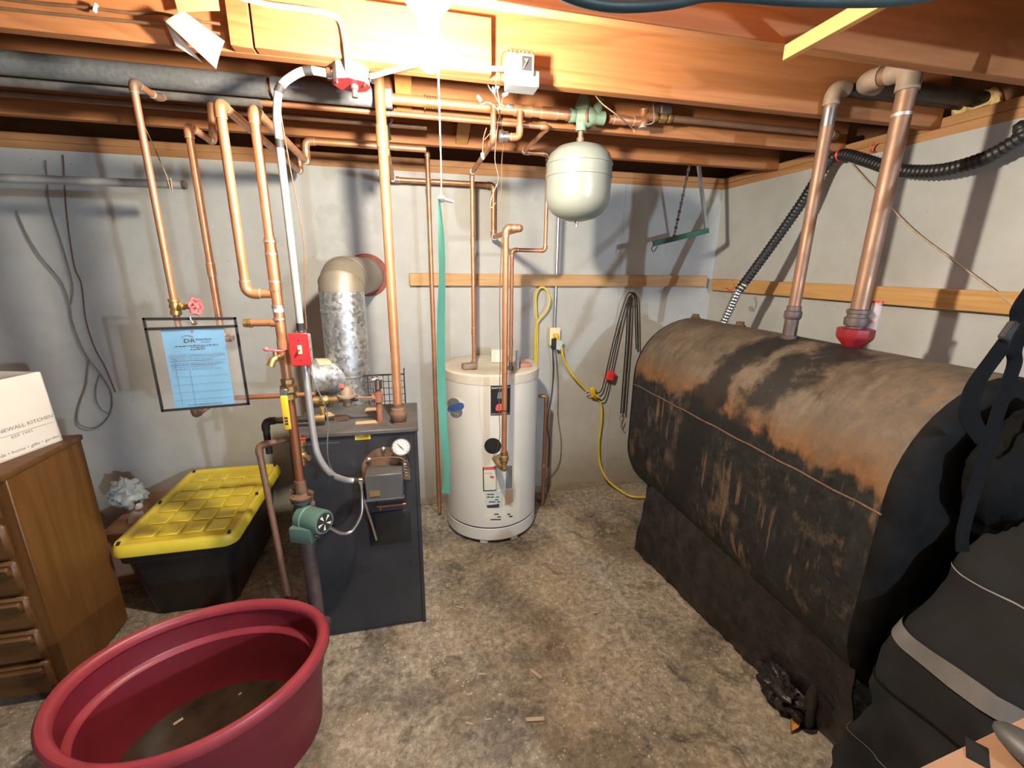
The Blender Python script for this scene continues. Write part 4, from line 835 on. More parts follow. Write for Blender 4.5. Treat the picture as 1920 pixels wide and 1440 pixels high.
t = thing('tank_gauge', 'red tank gauge fitting with clear float tube on the oil tank', 'gauge', (XRp, pxR.y, zTop))
MB().lathe([(.030, -.012), (.036, .004), (.058, .030), (.061, .04), (.061, .066), (.050, .070)], (XRp+.006, pxR.y, zTop), (0, 0, 1), 10).build('body', 'red_dark', t, smooth=25)
MB().cyl((XRp+.052, pxR.y-.022, zTop+.06), (XRp+.052, pxR.y-.022, zTop+.165), .0155, 14).build('float_tube', 'clear_plastic', t); MB().cyl((XRp+.052, pxR.y-.022, zTop+.165), (XRp+.052, pxR.y-.022, zTop+.172), .018, 14).cyl((XRp+.052, pxR.y-.022, zTop+.09), (XRp+.052, pxR.y-.022, zTop+.1), .010, 10).build('float_cap', 'red_plastic', t)
for (y_, z_) in ((pxL.y, lz), (pxR.y+.17, rz_+.03)):
    m = MB().sph((XW+.085, y_, z_-.01), .05, 14); m.v = [v+V((.022, .02, .02))*mnoise.noise(v*38) for v in m.v]
    tag(m.build('foam_plug', 'foam_yellow'), 'yellow expanding foam sealing the %s pipe hole at the rim' % ('vent' if y_ == pxL.y else 'fill'), 'foam')
# corrugated hose along the right wall
def corr(path, r, n=10, k=5):
    P = cr(path, k); out = []; L_ = [0]
    for a, b in zip(P, P[1:]): L_.append(L_[-1]+(b-a).length)
    S = []; d = 0; i = 0; step = .0045
    while d < L_[-1]:
        while L_[i+1] < d: i += 1
        f_ = (d-L_[i])/(L_[i+1]-L_[i]); S.append(P[i].lerp(P[i+1], f_)); d += step
    return S, [r*(1.0 if (j//2) % 2 else .86) for j in range(len(S))]
hx_ = XW-.085
hose = [V((hx_, -.6, 2.12)), V((hx_, .2, 2.16)), at(1990, 215, X=hx_), at(1920, 255, X=hx_), at(1850, 295, X=hx_), at(1760, 320, X=hx_), at(1680, 318, X=hx_), at(1620, 300, X=hx_), at(1575, 290, X=hx_), at(1545, 315, X=hx_-.02), at(1500, 385, X=hx_-.10), at(1440, 470, X=hx_-.20), at(1385, 545, X=hx_-.29)]
S, rr = corr(hose, .026); t = thing('corrugated_hose', 'black corrugated hose slung along the right wall down to the tank', 'hose', hose[-1])
MB().tube(S, rr, 14).build('hose', 'rubber_black', t, smooth=80)
hb_ = at(1357, 604, Z=zTop-.02); S2, r2 = corr([hose[-1]+V((.02, -.02, .04)), hose[-1], hb_.lerp(hose[-1], .5), hb_], .024); MB().tube(S2, r2, 12).build('metal_cuff', 'steel', t, smooth=80)
lp = hose[8]; MB().lathe([(.029, -.004), (.031, 0), (.029, .004)], lp, (hose[9]-hose[7]).normalized(), 16).build('red_tie', 'red_plastic', t)
k0 = at(1365, 553, X=hx_-.30); MB().tube(cr([k0+V((.03*math.cos(a), .03*math.sin(a)*.5, .02*math.sin(a)+.01*k)) for k, a in enumerate([0, 1, 2, 3, 4, 5, 6, 7])], 5), .003, 6).build('orange_tie', 'wire_red', t)
hk = at(1640, 285, X=XW-.01); o = MB().tube(cr([hk+V((.008, 0, -.0)), hk+V((-.02, 0, 0)), hk+V((-.03, 0, .02)), hk+V((-.02, -.01, .035))], 5), .004, 8).build('wall_hook', 'red_plastic'); tag(o, 'small red screw hook above the corrugated hose', 'hook')
sp_ = [at(1598, 308, X=XW-.02), at(1700, 420, X=XW-.025), at(1790, 490, X=XW-.025), at(1907, 577, X=XW-.04)]
tag(MB().tube(cr(sp_, 8), .0035, 6).build('string', 'string_tan'), 'tan string stretched diagonally across the right wall behind the fill pipes', 'string')

# ------------------------------------------------------------------ folding bracket hanging from the last joist
gy_ = J4+.05; A, B, Tp = at(1225, 457, Y=gy_), at(1328, 432, Y=gy_), at(1306, 276, Y=gy_)
t = thing('folding_bracket', 'green bar hanging on metal arms in the corner near the ceiling', 'bracket', A)
d = (B-A).normalized(); R_ = Matrix((d, V((0, 1, 0)), d.cross(V((0, 1, 0))))).transposed()
MB().box((A+B)/2, ((B-A).length, .02, .030), R_, .002).build('bar', 'bracket_green', t)
MB().tube([Tp, B-d*.015+V((0, 0, .01))], .012, 4).build('arm', 'steel', t, smooth=0)
b0 = A.lerp(B, .42)
m = MB(); 
for k in range(22): q_ = Tp.lerp(b0, k/22); q2 = Tp.lerp(b0, (k+.8)/22); m.cyl(q_+V((-.02, 0, 0)), q2+V((-.02, 0, 0)), .009 if k % 2 else .006, 6)
m.build('ratchet_arm', 'iron_pipe', t)
MB().tube(cr([A+V((0, 0, -.012)), A+V((-.008, 0, -.03)), A+V((.006, 0, -.045)), A+V((.02, 0, -.03)), A+V((.03, 0, -.012))], 5), .0025, 6).build('hook', 'matte_black', t)

# ------------------------------------------------------------------ outlet box, conduit, cords on the back wall
oc = at(1040, 631, Y=YW-.04); t = thing('outlet_box', 'cream outlet box with plugs on the back wall under a metal conduit', 'outlet', (oc.x, YW, oc.z-.06))
MB().span((oc.x-.035, YW-.045, oc.z-.06), (oc.x+.035, YW-.0005, oc.z+.06), .004).build('box', 'outlet_cream', t); MB().span((oc.x-.037, YW-.048, oc.z-.062), (oc.x+.037, YW-.045, oc.z+.062), .001).build('cover_plate', 'outlet_cream', t)
MB().cyl((oc.x, YW-.022, oc.z+.055), (oc.x, YW-.022, 2.25), .0105, 14).build('conduit', 'steel', t)
MB().span((oc.x-.015, YW-.075, oc.z-.005), (oc.x+.018, YW-.048, oc.z+.022), .005).build('plug', 'yellow_vinyl', t)
MB().span((oc.x-.026, YW-.078, oc.z-.085), (oc.x+.004, YW-.048, oc.z-.01), .006).build('plug', 'matte_black', t)
MB().box((oc.x+.022, YW-.065, oc.z-.055), (.05, .012, .07), Matrix.Rotation(.3, 3, 'Y'), .004).build('cord_tag', 'clear_white', t)
def cord(name, label, P, r, mat, cat='cord', group=None, n=8, k=8): return tag(MB().tube(cr(P, k), r, n).build(name, mat), label, cat, group)
W = lambda x, y, d=.03: at(x, y, Y=YW-d)
t = thing('extension_cord', 'yellow extension cord with triple tap looping down the back wall to the floor', 'cord', W(1110, 735))
MB().tube(cr([W(1044, 632, .065), W(1052, 650, .06), W(1058, 675, .05), W(1075, 705, .05), W(1100, 732, .05)], 8), .0085, 8).build('cord', 'yellow_cord', t)
MB().tube(cr([W(1108, 742, .05), W(1125, 752, .04), W(1128, 785, .03), W(1123, 830, .03), W(1125, 870, .04), W(1138, 898, .10), W(1158, 916, .16), at(1185, 931, Z=.03), at(1220, 932, Z=.02)], 8), .0085, 8).build('cord', 'yellow_cord', t)
tp = W(1111, 735, .05); MB().box(tp, (.042, .03, .075), Matrix.Rotation(-.2, 3, 'Y'), .008, 2).box(tp+V((.03, 0, -.03)), (.05, .026, .02), Matrix.Rotation(.5, 3, 'Y'), .006, 2).build('triple_tap', 'yellow_vinyl', t)
MB().tube(cr([tp+V((-.06, -.005, .0)), tp+V((-.04, -.02, .015)), tp+V((-.02, -.015, .0)), tp+V((-.045, -.015, -.01)), tp+V((-.06, -.005, .0))], 5), .003, 6).build('clip', 'clear_white', t)
cord('yellow_cable', 'yellow cable looped over the wall board and dropping behind the heater', [W(1003, 700, .02), W(1004, 640, .03), W(1008, 605, .045), W(1026, 580, .055), W(1031, 560, .055), W(1022, 541, .05), W(1012, 540, .045), W(1005, 555, .055), W(1006, 590, .05), W(1008, 610, .035), W(1007, 660, .02), W(1006, 710, .02)], .0065, 'yellow_cord')
t = thing('heat_cord', 'black cord hung over the wall board with a red connector block', 'cord', W(1140, 745))
MB().tube(cr([W(1113, 737, .055), W(1125, 735, .05), W(1132, 718, .05), W(1150, 640, .05), W(1168, 575, .055), W(1177, 552, .06), W(1184, 549, .06), W(1193, 556, .06), W(1196, 600, .05), W(1197, 660, .05)], 8), .0045, 8).build('cord', 'rubber_black', t)
MB().tube(cr([W(1112, 742, .05), W(1130, 750, .05), W(1140, 725, .05), W(1158, 640, .05), W(1174, 570, .055), W(1184, 553, .06), W(1190, 556, .055), W(1191, 600, .045), W(1193, 655, .045)], 8), .0045, 8).build('cord', 'rubber_black', t)
MB().box(W(1144, 704, .06), (.06, .035, .07), Matrix.Rotation(.22, 3, 'Y'), .008, 2).build('connector', 'red_plastic', t)
t = thing('bungee_strap', 'black bungee strap hanging from the wall board by the tank', 'strap', W(1170, 790))
m = MB()
for dx in (-4, 2): m.tube(cr([W(1181+dx, 568, .055), W(1178+dx, 640, .055), W(1172+dx, 720, .055), W(1168+dx, 775, .055)], 6), .0055, 8)
m.build('band', 'rubber_black', t); MB().cyl(W(1183, 556, .06), W(1181, 572, .055), .012, 10).build('top_knot', 'rubber_black', t)
MB().tube(cr([W(1168, 775, .055), W(1162, 785, .055), W(1166, 795, .055), W(1170, 786, .055), W(1164, 800, .055), W(1170, 806, .055)], 5), .0028, 6).build('hook', 'steel', t)
MB().tube(cr([W(1183, 556, .06), W(1189, 562, .06), W(1188, 572, .06)], 5), .0028, 6).build('hook', 'steel', t)
cord('lamp_cord', 'thin black cord dropping from the outlet box behind the heater', [W(1036, 650, .06), W(1037, 700, .03), W(1034, 740, .03), W(1028, 775, .03), W(1026, 800, .03), W(1030, 830, .02), W(1028, 875, .02)], .0035, 'rubber_black')
cord('ground_cord', 'thin gray cord dropping straight from the outlet box', [W(1041, 655, .05), W(1046, 720, .02), W(1046, 780, .02), W(1052, 830, .02), W(1048, 870, .02), W(1030, 895, .02), W(1016, 903, .03)], .003, 'wire_gray')
# loops on the left of the back wall
s = lambda x, y: W(x/3.6, 480+y/3.6, .025)
cord('hanging_cable', 'gray cable hanging in a long loop on the back wall above the carton', [W(30, 395, .02), W(50, 440, .02), s(270, 0), s(410, 170), s(470, 330), s(490, 450), s(570, 650), s(680, 800), s(750, 930), s(740, 1070), s(640, 1160), s(530, 1130), s(530, 1020), s(580, 870), s(600, 700)], .004, 'wire_gray')
cord('thin_wire', 'thin wire dropping down the back wall to join the hanging cable', [W(85, 300, .02), W(92, 380, .02), W(110, 440, .02), s(440, 0), s(490, 200), s(480, 330)], .0035, 'wire_gray')
cord('brown_wire', 'thin brown wire hanging right of the looped cable on the wall', [W(118, 290, .02), W(125, 400, .02), s(500, 60), s(550, 190), s(580, 430), s(640, 620), s(710, 750), s(780, 920)], .003, 'wire_brown')
cord('loose_wire', 'short loose wire curling inside the cable loop', [s(672, 800), s(650, 880), s(648, 960), s(680, 1030), s(740, 1070)], .003, 'wire_gray')

# ------------------------------------------------------------------ steel rod hung on a string
ra_, rb_ = at(348, 347, Y=2.32), at(-60, 333, Y=2.32)
t = thing('closet_rod', 'steel rod hung level by a string at upper left', 'rod', rb_)
MB().cyl((ra_.x, 2.32, ra_.z), (rb_.x, 2.32, ra_.z-.008), .017, 20).build('rod', 'conduit_gray', t); MB().cyl((ra_.x-.012, 2.32, ra_.z), (ra_.x+.001, 2.32, ra_.z), .0178, 20).build('end_cap', 'iron_pipe', t)
sx_ = at(320, 345, Y=2.32).x; MB().tube(cr([(sx_-.05, 2.26, ZJ+.02), (sx_-.03, 2.28, 2.15), (sx_-.005, 2.31, ra_.z+.03), (sx_, 2.30, ra_.z+.018), (sx_+.004, 2.30, ra_.z-.02), (sx_, 2.335, ra_.z-.018), (sx_-.004, 2.34, ra_.z+.015), (sx_+.012, 2.3, ra_.z+.02), (sx_+.012, 2.298, ra_.z-.03)], 6), .0025, 6).build('string', 'string_tan', t)

# ------------------------------------------------------------------ conduit, ceiling box, red switch
bc = at(657, 124, Y=J2+.022); bc = V((bc.x, J2+.019, ZJ-.0005))
t = thing('thermal_cutoff', 'round ceiling box with red cover plate under the second joist', 'junction box', (bc.x, bc.y, ZJ-.055))
MB().lathe([(.050, -.046), (.053, -.044), (.053, 0), (.04, 0)], bc, (0, 0, 1), 8).build('box', 'paint_light_gray', t, smooth=20)
MB().lathe([(.056, -.0485), (.056, -.046)], bc, (0, 0, 1), 8).build('cover', 'red_paint', t, smooth=20)
MB().lathe([(.009, -.082), (.009, -.062), (.012, -.06), (.012, -.048)], bc+V((.008, -.006, 0)), (0, 0, 1), 12).build('sensor', 'iron_pipe', t)
for s_ in (-1, 1): MB().lathe([(.012, .05), (.012, .056), (.015, .058), (.015, .068)], bc+V((0, 0, -.022)), (s_, 0, 0), 10).build('connector', 'chrome', t); MB().lathe([(.005, -.053), (.005, -.048)], bc+V((s_*.04, -.02, 0)), (0, 0, 1), 8).build('screw', 'chrome', t)
swY = 1.60; sw = at(561, 652, Y=swY); swX = at(562, 600, Y=swY).x
cz0 = bc.z-.022
cpts = [V((bc.x-.065, bc.y, cz0)), V((bc.x-.12, bc.y, cz0+.002)), V((swX+.06, swY+.0, cz0-.012)), V((swX+.018, swY, cz0-.05)), V((swX+.002, swY, cz0-.12)), V((swX, swY, cz0-.2)), V((swX, swY, 1.7)), V((swX, swY, 1.5)), V((swX, swY, sw.z+.06))]
cb_ = at(676, 901, Y=cy+.04)
t = thing('wiring_conduit', 'gray conduit curving from the ceiling box down to the boiler controls', 'conduit', V((swX, swY, cb_.z)))
MB().tube(cr(cpts, 8), .0118, 14).build('tube', 'conduit_white', t)
for i in (1, 3, 5): MB().tube([cpts[i]+(cpts[i+1]-cpts[i-1]).normalized()*q_ for q_ in (-.012, .012)], .0126, 14).build('tape_wrap', 'matte_black', t)
MB().cyl((swX, swY, sw.z+.052), (swX, swY, sw.z+.085), .0128, 14).build('tape_wrap', 'matte_black', t)
zz = lambda y: along(V((swX, swY, 1)), 'Z', y=y).z
low = [V((swX, swY, sw.z-.05)), V((swX, swY, zz(760))), V((swX+.002, swY, zz(820))), at(598, 858, Y=swY), at(620, 888, Y=swY+.02), at(645, 899, Y=cy+.02), at(660, 901, Y=cy+.04), at(679, 901, Y=cy+.04)]
MB().tube(cr(low, 8), .0118, 14).build('tube', 'conduit_gray', t)
MB().cyl(at(664, 901, Y=cy+.04), at(673, 901, Y=cy+.04), .0128, 12).build('tape_wrap', 'matte_black', t); MB().cyl(at(673, 901, Y=cy+.04), at(680, 901, Y=cy+.04), .014, 10).build('connector', 'chrome', t)
mk = at(618, 893, Y=swY+.01); MB().box(mk+V((0, 0, -.018)), (.016, .004, .045), Matrix.Rotation(.5, 3, 'Y'), .001).build('hanger_tag', 'matte_black', t)
MB().tube(cr([V((swX+.01, swY-.01, sw.z-.06)), at(600, 740, Y=swY-.02), at(614, 780, Y=swY), at(614, 850, Y=swY+.02), at(622, 880, Y=swY+.05), at(640, 897, Y=swY+.05)], 6), .002, 6).build('thin_wire', 'wire_gray', t)
t = thing('emergency_switch', 'red plated emergency switch box on the conduit above the boiler', 'switch', (swX, swY-.02, sw.z-.055))
MB().span((swX-.025, swY-.035, sw.z-.048), (swX+.027, swY+.015, sw.z+.048), .004).build('box', 'paint_light_gray', t)
pl = MB().span((swX-.033, swY-.040, sw.z-.056), (swX+.030, swY-.0352, sw.z+.056), .002).build('cover_plate', 'red_paint', t)
MB().span((swX-.008, swY-.0425, sw.z-.015), (swX+.006, swY-.040, sw.z+.015), .001).build('toggle_bezel', 'outlet_cream', pl); MB().box((swX-.001, swY-.048, sw.z+.004), (.008, .016, .009), Matrix.Rotation(-.4, 3, 'X'), .002).build('toggle', 'outlet_cream', pl)
for z in (-.034, .034): MB().lathe([(.0035, 0), (.0035, .0015)], (swX-.001, swY-.040, sw.z+z), (0, -1, 0), 8).build('screw', 'chrome', pl)
for z in (-.03, 0, .03): MB().lathe([(.010, 0), (.010, .001)], (swX+.027, swY-.01, sw.z+z), (1, 0, 0), 14).build('knockout', 'steel', t)
MB().lathe([(.012, 0), (.016, .002), (.016, .012), (.012, .014)], (swX, swY, sw.z+.047), (0, 0, 1), 10).build('connector', 'chrome', t)
MB().tube(cr([V((swX+.016, swY+.01, sw.z+.06)), V((swX+.02, swY+.015, 1.55)), V((swX+.035, swY+.015, 1.72)), V((swX+.02, swY+.01, 1.95)), V((swX+.01, swY+.01, 2.1))], 6), .002, 6).build('bell_wire', 'wire_brown', t)
# white cables at the ceiling box
fY_ = J2-.048
cord('white_cable', 'white cable stapled along the joist and dropping into the red covered box', [at(430, -10, Y=fY_), at(500, 8, Y=fY_), at(560, 16, Y=fY_), at(610, 24, Y=fY_), at(636, 38, Y=fY_), at(645, 70, Y=fY_), at(649, 100, Y=fY_-.004), V((bc.x-.005, bc.y-.045, bc.z-.03))], .007, 'romex')
cord('yellow_white_cable', 'cream cable running from the ceiling box past the bulb to the relay box', [V((bc.x+.06, bc.y-.01, bc.z-.022)), at(740, 131, Y=J2-.025), at(790, 120, Y=J2-.05), at(850, 124, Y=J2-.05), at(900, 128, Y=J2-.045), at(948, 129, Y=J2-.04)], .0075, 'romex')
# relay box on the joist face
a, b = at(953, 92, Y=J2-.06), at(1010, 166, Y=J2-.06)
t = thing('relay_box', 'gray relay box with open switch window fixed on the joist face', 'control box', ((a.x+b.x)/2, J2-.03, b.z))
MB().span((a.x, J2-.045, b.z+.045), (b.x-.012, J2-.0005, a.z), .003).build('back_box', 'paint_light_gray', t)
MB().span((a.x, J2-.07, b.z), (b.x, J2-.0005, b.z+.045), .003).build('transformer', 'paint_light_gray', t)
p0, p1 = at(973, 100, Y=J2-.075), at(1000, 143, Y=J2-.075)
m = MB().span((p0.x, J2-.082, p1.z), (p1.x, J2-.045, p0.z), .002).build('switch_frame', 'white_plastic', t)
MB().span((p0.x+.008, J2-.084, p1.z+.010), (p1.x-.008, J2-.0815, p0.z-.008)).build('switch_window', 'matte_black', m)
for k in range(3): MB().tube(cr([(p0.x+.012+.006*k, J2-.085, p1.z+.014+.01*k), (p0.x+.02, J2-.09, p1.z+.03), (p0.x+.016+.005*k, J2-.086, p0.z-.016)], 5), .0015, 6).build('contact_wire', ('wire_red', 'steel', 'white_plastic')[k], m)
m = MB(); sp0 = V((a.x-.005, J2-.03, a.z+.006)); m.tube([sp0+V((.0016*k, .007*math.cos(k*.8), .007*math.sin(k*.8))) for k in range(46)], .0014, 5); m.build('spiral_wire', 'copper_dull', t)
MB().tube(cr([sp0, sp0+V((-.02, 0, -.01)), sp0+V((-.025, 0, -.06)), sp0+V((-.03, .0, -.12))], 5), .0016, 6).build('bell_wire', 'copper_dull', t); MB().cyl((a.x-.012, J2-.03, at(950, 129, Y=J2-.04).z), (a.x+.001, J2-.03, at(950, 129, Y=J2-.04).z), .012, 12).build('connector', 'chrome', t)
# thermostat wire tangle below the relay box
t = thing('thermostat_wires', 'tangle of thermostat wires with white and blue wire nuts under the relay box', 'wires', at(930, 230, Y=J2+.1))
Yt = J2+.10; T_ = lambda x, y, d=0: at(x, y, Y=Yt+d)
for P, mt in (([T_(912, 152), T_(918, 165), T_(926, 175)], 'white_plastic'), ([T_(955, 150, -.06), T_(945, 158), T_(933, 165), T_(936, 190), T_(938, 205)], 'string_white'), ([T_(926, 175), T_(934, 190), T_(940, 196), T_(948, 198)], 'copper_dull'), ([T_(902, 195), T_(915, 192), T_(926, 198), T_(933, 206)], 'string_white'), ([T_(948, 178), T_(941, 188), T_(944, 200), T_(956, 200)], 'copper_dull'), ([T_(938, 205), T_(934, 230, .15), T_(930, 265, .2), T_(928, 300, .2), T_(934, 330, .2), T_(932, 350, .2)], 'wire_gray'), ([T_(936, 205), T_(944, 262, .2), T_(941, 300, .2), T_(940, 345, .2), T_(938, 390, .2)], 'wire_brown'), ([T_(912, 240, .1), T_(906, 262, .1), T_(905, 290, .1)], 'wire_red'), ([T_(924, 245, .1), T_(908, 262, .1)], 'wire_red'), ([T_(932, 345, .2), T_(922, 370, .2), T_(920, 390, .2), T_(930, 380, .2)], 'copper_dull')):
    MB().tube(cr(P, 6), .0016, 6).build('wire', mt, t)
for x, y, mt, dd in ((926, 168, 'wire_blue', (.3, 0, -1)), (934, 160, 'white_plastic', (.2, 0, 1)), (899, 185, 'white_plastic', (-.6, 0, .8)), (955, 200, 'wire_blue', (1, 0, -.3)), (947, 177, 'white_plastic', (.9, 0, .4)), (905, 292, 'white_plastic', (.2, 0, -1))):
    MB().lathe([(.004, -.010), (.0065, -.006), (.005, .008), (.003, .012)], T_(x, y), dd, 8).build('wire_nut', mt, t)
cord('thin_sensor_wire', 'thin gray wire drooping from the joist behind the air scoop', [at(1113, 174, Y=J2+.05), at(1130, 195, Y=J2+.1), at(1160, 218, Y=J2+.15), at(1185, 240, Y=mY-.03), at(1190, 248, Y=mY-.02)], .0022, 'string_tan')
# wiring at the valve beside the riser
cord('valve_wire', 'black wire twisted above the brass zone valve by the riser', [at(738, 203, Y=1.94), at(730, 215, Y=1.97), at(735, 225, Y=2.0), at(729, 240, Y=2.02), at(732, 262, Y=2.05)], .004, 'rubber_black')
# wires and papers along the left joist
fj = J2-.012
cord('bell_cable', 'upper of two brown cables stapled along the left joist', [at(-30, -8, Y=fj), at(60, 5, Y=fj), at(170, 15, Y=fj), at(250, 25, Y=fj), at(300, 25, Y=fj), at(350, 36, Y=fj-.03), at(412, 45, Y=fj-.03)], .0038, 'wire_brown')
cord('bell_cable', 'lower of two brown cables stapled along the left joist', [at(-30, 12, Y=fj), at(60, 22, Y=fj), at(170, 33, Y=fj), at(300, 46, Y=fj-.01), at(350, 53, Y=fj-.03), at(412, 63, Y=fj-.03)], .0038, 'wire_brown')
p = at(179, 15, Y=fj-.004); tag(MB().box(p, (.006, .012, .022), Matrix.Rotation(.4, 3, 'Y'), .002).build('cable_staple', 'white_plastic'), 'white staple holding the upper brown cable', 'staple')
def sheet(px4, nm, mat, label, cat, bendv=.02):
    A_, B_, C_, D_ = px4
    fn = lambda u, v: (A_.lerp(B_, u)).lerp(D_.lerp(C_, u), v)+V((0, -bendv*math.sin(math.pi*u), 0))
    return tag(MB().grid(fn, 8, 4, (0, .0015, 0)).build(nm, mat), label, cat)
pj = J2-.055
sheet([at(310, 40, Y=pj), at(345, 21, Y=pj-.004), at(421, 77, Y=pj-.012), at(405, 129, Y=pj-.006)], 'instruction_leaflet', 'paper_white', 'white leaflet tucked behind the brown cables on the joist', 'paper', .004)
sheet([at(308, 38, Y=pj+.02), at(330, 60, Y=pj+.02), at(380, 118, Y=pj+.015), at(330, 86, Y=pj+.02)], 'folded_leaflet', 'paper_white', 'folded white leaflet edge showing under the larger leaflet', 'paper', .004)
sheet([at(326, -6, Y=pj+.03), at(408, -6, Y=pj+.02), at(412, 20, Y=pj+.02), at(334, 24, Y=pj+.03)], 'card_panel', 'card_tan', 'tan card panel at the top edge above the white leaflet', 'card', .002)
# teal hose looped near the top
hp = [at(1000, -45, Y=.86), at(1060, -10, Y=.86), at(1120, 7, Y=.86), at(1180, 11, Y=.86), at(1260, 5, Y=.87), at(1330, -9, Y=.88), at(1400, -6, Y=.88), at(1480, 0, Y=.88), at(1570, 3, Y=.88), at(1680, 1, Y=.88), at(1760, -12, Y=.88), at(1840, -45, Y=.88)]
cord('garden_hose', 'dark teal hose drooping across the top of the picture', hp, .0105, 'hose_teal', 'hose', n=12)

# ------------------------------------------------------------------ pouch with blue service sheet
pY = 1.70; c1, c2, c3, c4 = at(270, 598, Y=pY), at(441, 597, Y=pY), at(466, 757, Y=pY), at(305, 770, Y=pY)
xl, xr = (c1.x+c4.x)/2, (c2.x+c3.x)/2; zt_, zb_ = (c1.z+c2.z)/2, (c3.z+c4.z)/2
c1, c2, c3, c4 = V((c1.x, pY, c1.z)), V((c2.x, pY, c2.z)), V((c3.x, pY, c3.z)), V((c4.x, pY, c4.z))
t = thing('document_pouch', 'clear vinyl pouch with black border hanging on the red valve wheel', 'pouch', c4)
MB().grid(lambda u, v: c1.lerp(c2, u).lerp(c4.lerp(c3, u), v), 6, 6, (0, .001, 0)).build('clear_sheet', 'clear_vinyl', t)
def edge(a, b, w_=.009): 
    d = (b-a).normalized(); return MB().box((a+b)/2+V((0, -.001, 0)), ((b-a).length+w_, .004, w_), Matrix((d, V((0, 1, 0)), d.cross(V((0, 1, 0))))).transposed(), .001).build('border_strip', 'matte_black', t)
edge(c1, c2); edge(c2, c3); edge(c3, c4); edge(c4, c1); edge(c1.lerp(c4, .105), c2.lerp(c3, .085))
hk = V((wc.x, pY-.003, zt_)); MB().tube(cr([V((wc.x, wc.y, av-.02)), V((wc.x-.004, pY-.006, zt_+.012)), V((wc.x, pY-.007, zt_-.012)), V((wc.x+.008, pY-.006, zt_-.016)), V((wc.x+.010, pY-.006, zt_-.006))], 5), .0022, 6).build('hook', 'steel', t)
MB().lathe([(.006, 0), (.009, 0), (.009, .0015)], V((wc.x+.004, pY-.003, zt_-.014)), (0, -1, 0), 14).build('grommet', 'brass', t)
pq = [at(301, 618, Y=pY+.003), at(419, 614, Y=pY+.003), at(440, 757, Y=pY+.003), at(329, 766, Y=pY+.003)]
sh = MB().grid(lambda u, v: pq[0].lerp(pq[1], u).lerp(pq[3].lerp(pq[2], u), v)+V((0, .0015*math.sin(9*u+4*v), 0)), 14, 14, (0, .0006, 0)).build('service_sheet', 'paper_blue')
tag(sh, 'blue printed service record sheet inside the clear pouch', 'paper')
pu = (pq[1]-pq[0]).normalized(); pv = (pq[0]-pq[3]).normalized(); PW = (pq[1]-pq[0]).length; PH = (pq[0]-pq[3]).length
def pp(u, v): return pq[0].lerp(pq[1], u).lerp(pq[3].lerp(pq[2], u), v)+V((0, -.0022, 0))
def ptext(s_, u, v, h, wd_, mt='ink', it=0): text(s_, sh, pp(u, v), pu, pv, h, mt, width=wd_, italic=it, push=.0003)
ptext('DR', .33, .17, .019, .036); ptext('Dead River', .52, .145, .010, .052, it=.3); ptext('Company', .60, .175, .006, .03, it=.3)
MB().tube([pp(.30+.2*k/8, .11-.03*math.sin(math.pi*k/8)) for k in range(9)], .0006, 5).build('logo_arc', 'ink', sh)
rl = random.Random(5)
def pline(u0, u1, v, h=.0012, mt='ink_soft'):
    a_, b_ = pp(u0, v), pp(u1, v); MB().add([a_, b_, b_+pv*h, a_+pv*h], [(0, 1, 2, 3)]).build('print_line', mt, sh, smooth=0)
def words(u0, u1, v, h=.0028, mt='ink'):
    u = u0
    while u < u1:
        l = rl.uniform(.02, .06); pline(u, min(u1, u+l), v+rl.uniform(-.003, .003), h, mt); u += l+.013
words(.18, .88, .215); words(.43, .66, .235); words(.42, .66, .262)
for v in (.315, .345, .40, .445, .60, .70, .80, .90): pline(.06 if v < .5 else .04, .97, v, .0009)
for u in (.13, .35): pline(u, u+.006, .97, PH*.62)
for v in (.335, .372, .395, .43, .452, .478, .505): words(.07, .33, v, .0022, 'ink_soft'); words(.38, rl.uniform(.7, .97), v, .0022, 'ink_soft')
ptext('24 HOUR EMERGENCY SERVICE', .22, .972, .0055, PW*.58)
MB().lathe([(.004, 0), (.004, .0008)], pp(.5, .03), (0, -1, 0), 12).build('punch_hole', 'ink_gray', sh)

# ------------------------------------------------------------------ storage tote
X0, X1, Y0, Y1, TZ = -1.364, -.858, 1.995, 2.790, .43
tote = thing('storage_tote', 'black storage tote with yellow lid between cabinet and boiler', 'storage tote', ((X0+X1)/2, (Y0+Y1)/2, 0))
def rrect(x0, x1, y0, y1, r, n=5):
    out = []
    for cx_, cy_, a in ((x1-r, y1-r, 0), (x0+r, y1-r, 90), (x0+r, y0+r, 180), (x1-r, y0+r, 270)):
        for k in range(n+1): an = math.radians(a+90*k/n); out.append((cx_+r*math.cos(an), cy_+r*math.sin(an)))
    return out
def loft(secs):
    n = len(secs[0][0]); vs = [V((x, y, z)) for P, z in secs for x, y in P]; fs = []
    for i in range(len(secs)-1):
        for k in range(n): fs.append((i*n+k, i*n+(k+1) % n, (i+1)*n+(k+1) % n, (i+1)*n+k))
    fs.append(tuple(range(n-1, -1, -1))); fs.append(tuple((len(secs)-1)*n+k for k in range(n))); return MB().add(vs, fs)
ins = lambda d, r: rrect(X0+d, X1-d, Y0+d, Y1-d, r)
loft([(ins(.075, .05), 0), (ins(.07, .05), .01), (ins(.035, .05), .33), (ins(.015, .05), .335), (ins(.012, .05), .385)]).build('body', 'tote_black', tote)
ld = loft([(ins(-.002, .06), TZ-.052), (ins(-.004, .06), TZ-.046), (ins(0, .06), TZ-.012), (ins(.006, .056), TZ-.002), (ins(.02, .045), TZ), (ins(.03, .04), TZ-.008)]).build('lid', 'lid_yellow', tote); lab(ld, 'yellow ribbed snap-on lid')
mgx = MB(); nx_, ny_ = 4, 6; w0, l0_ = (X1-X0-.11), (Y1-Y0-.13)
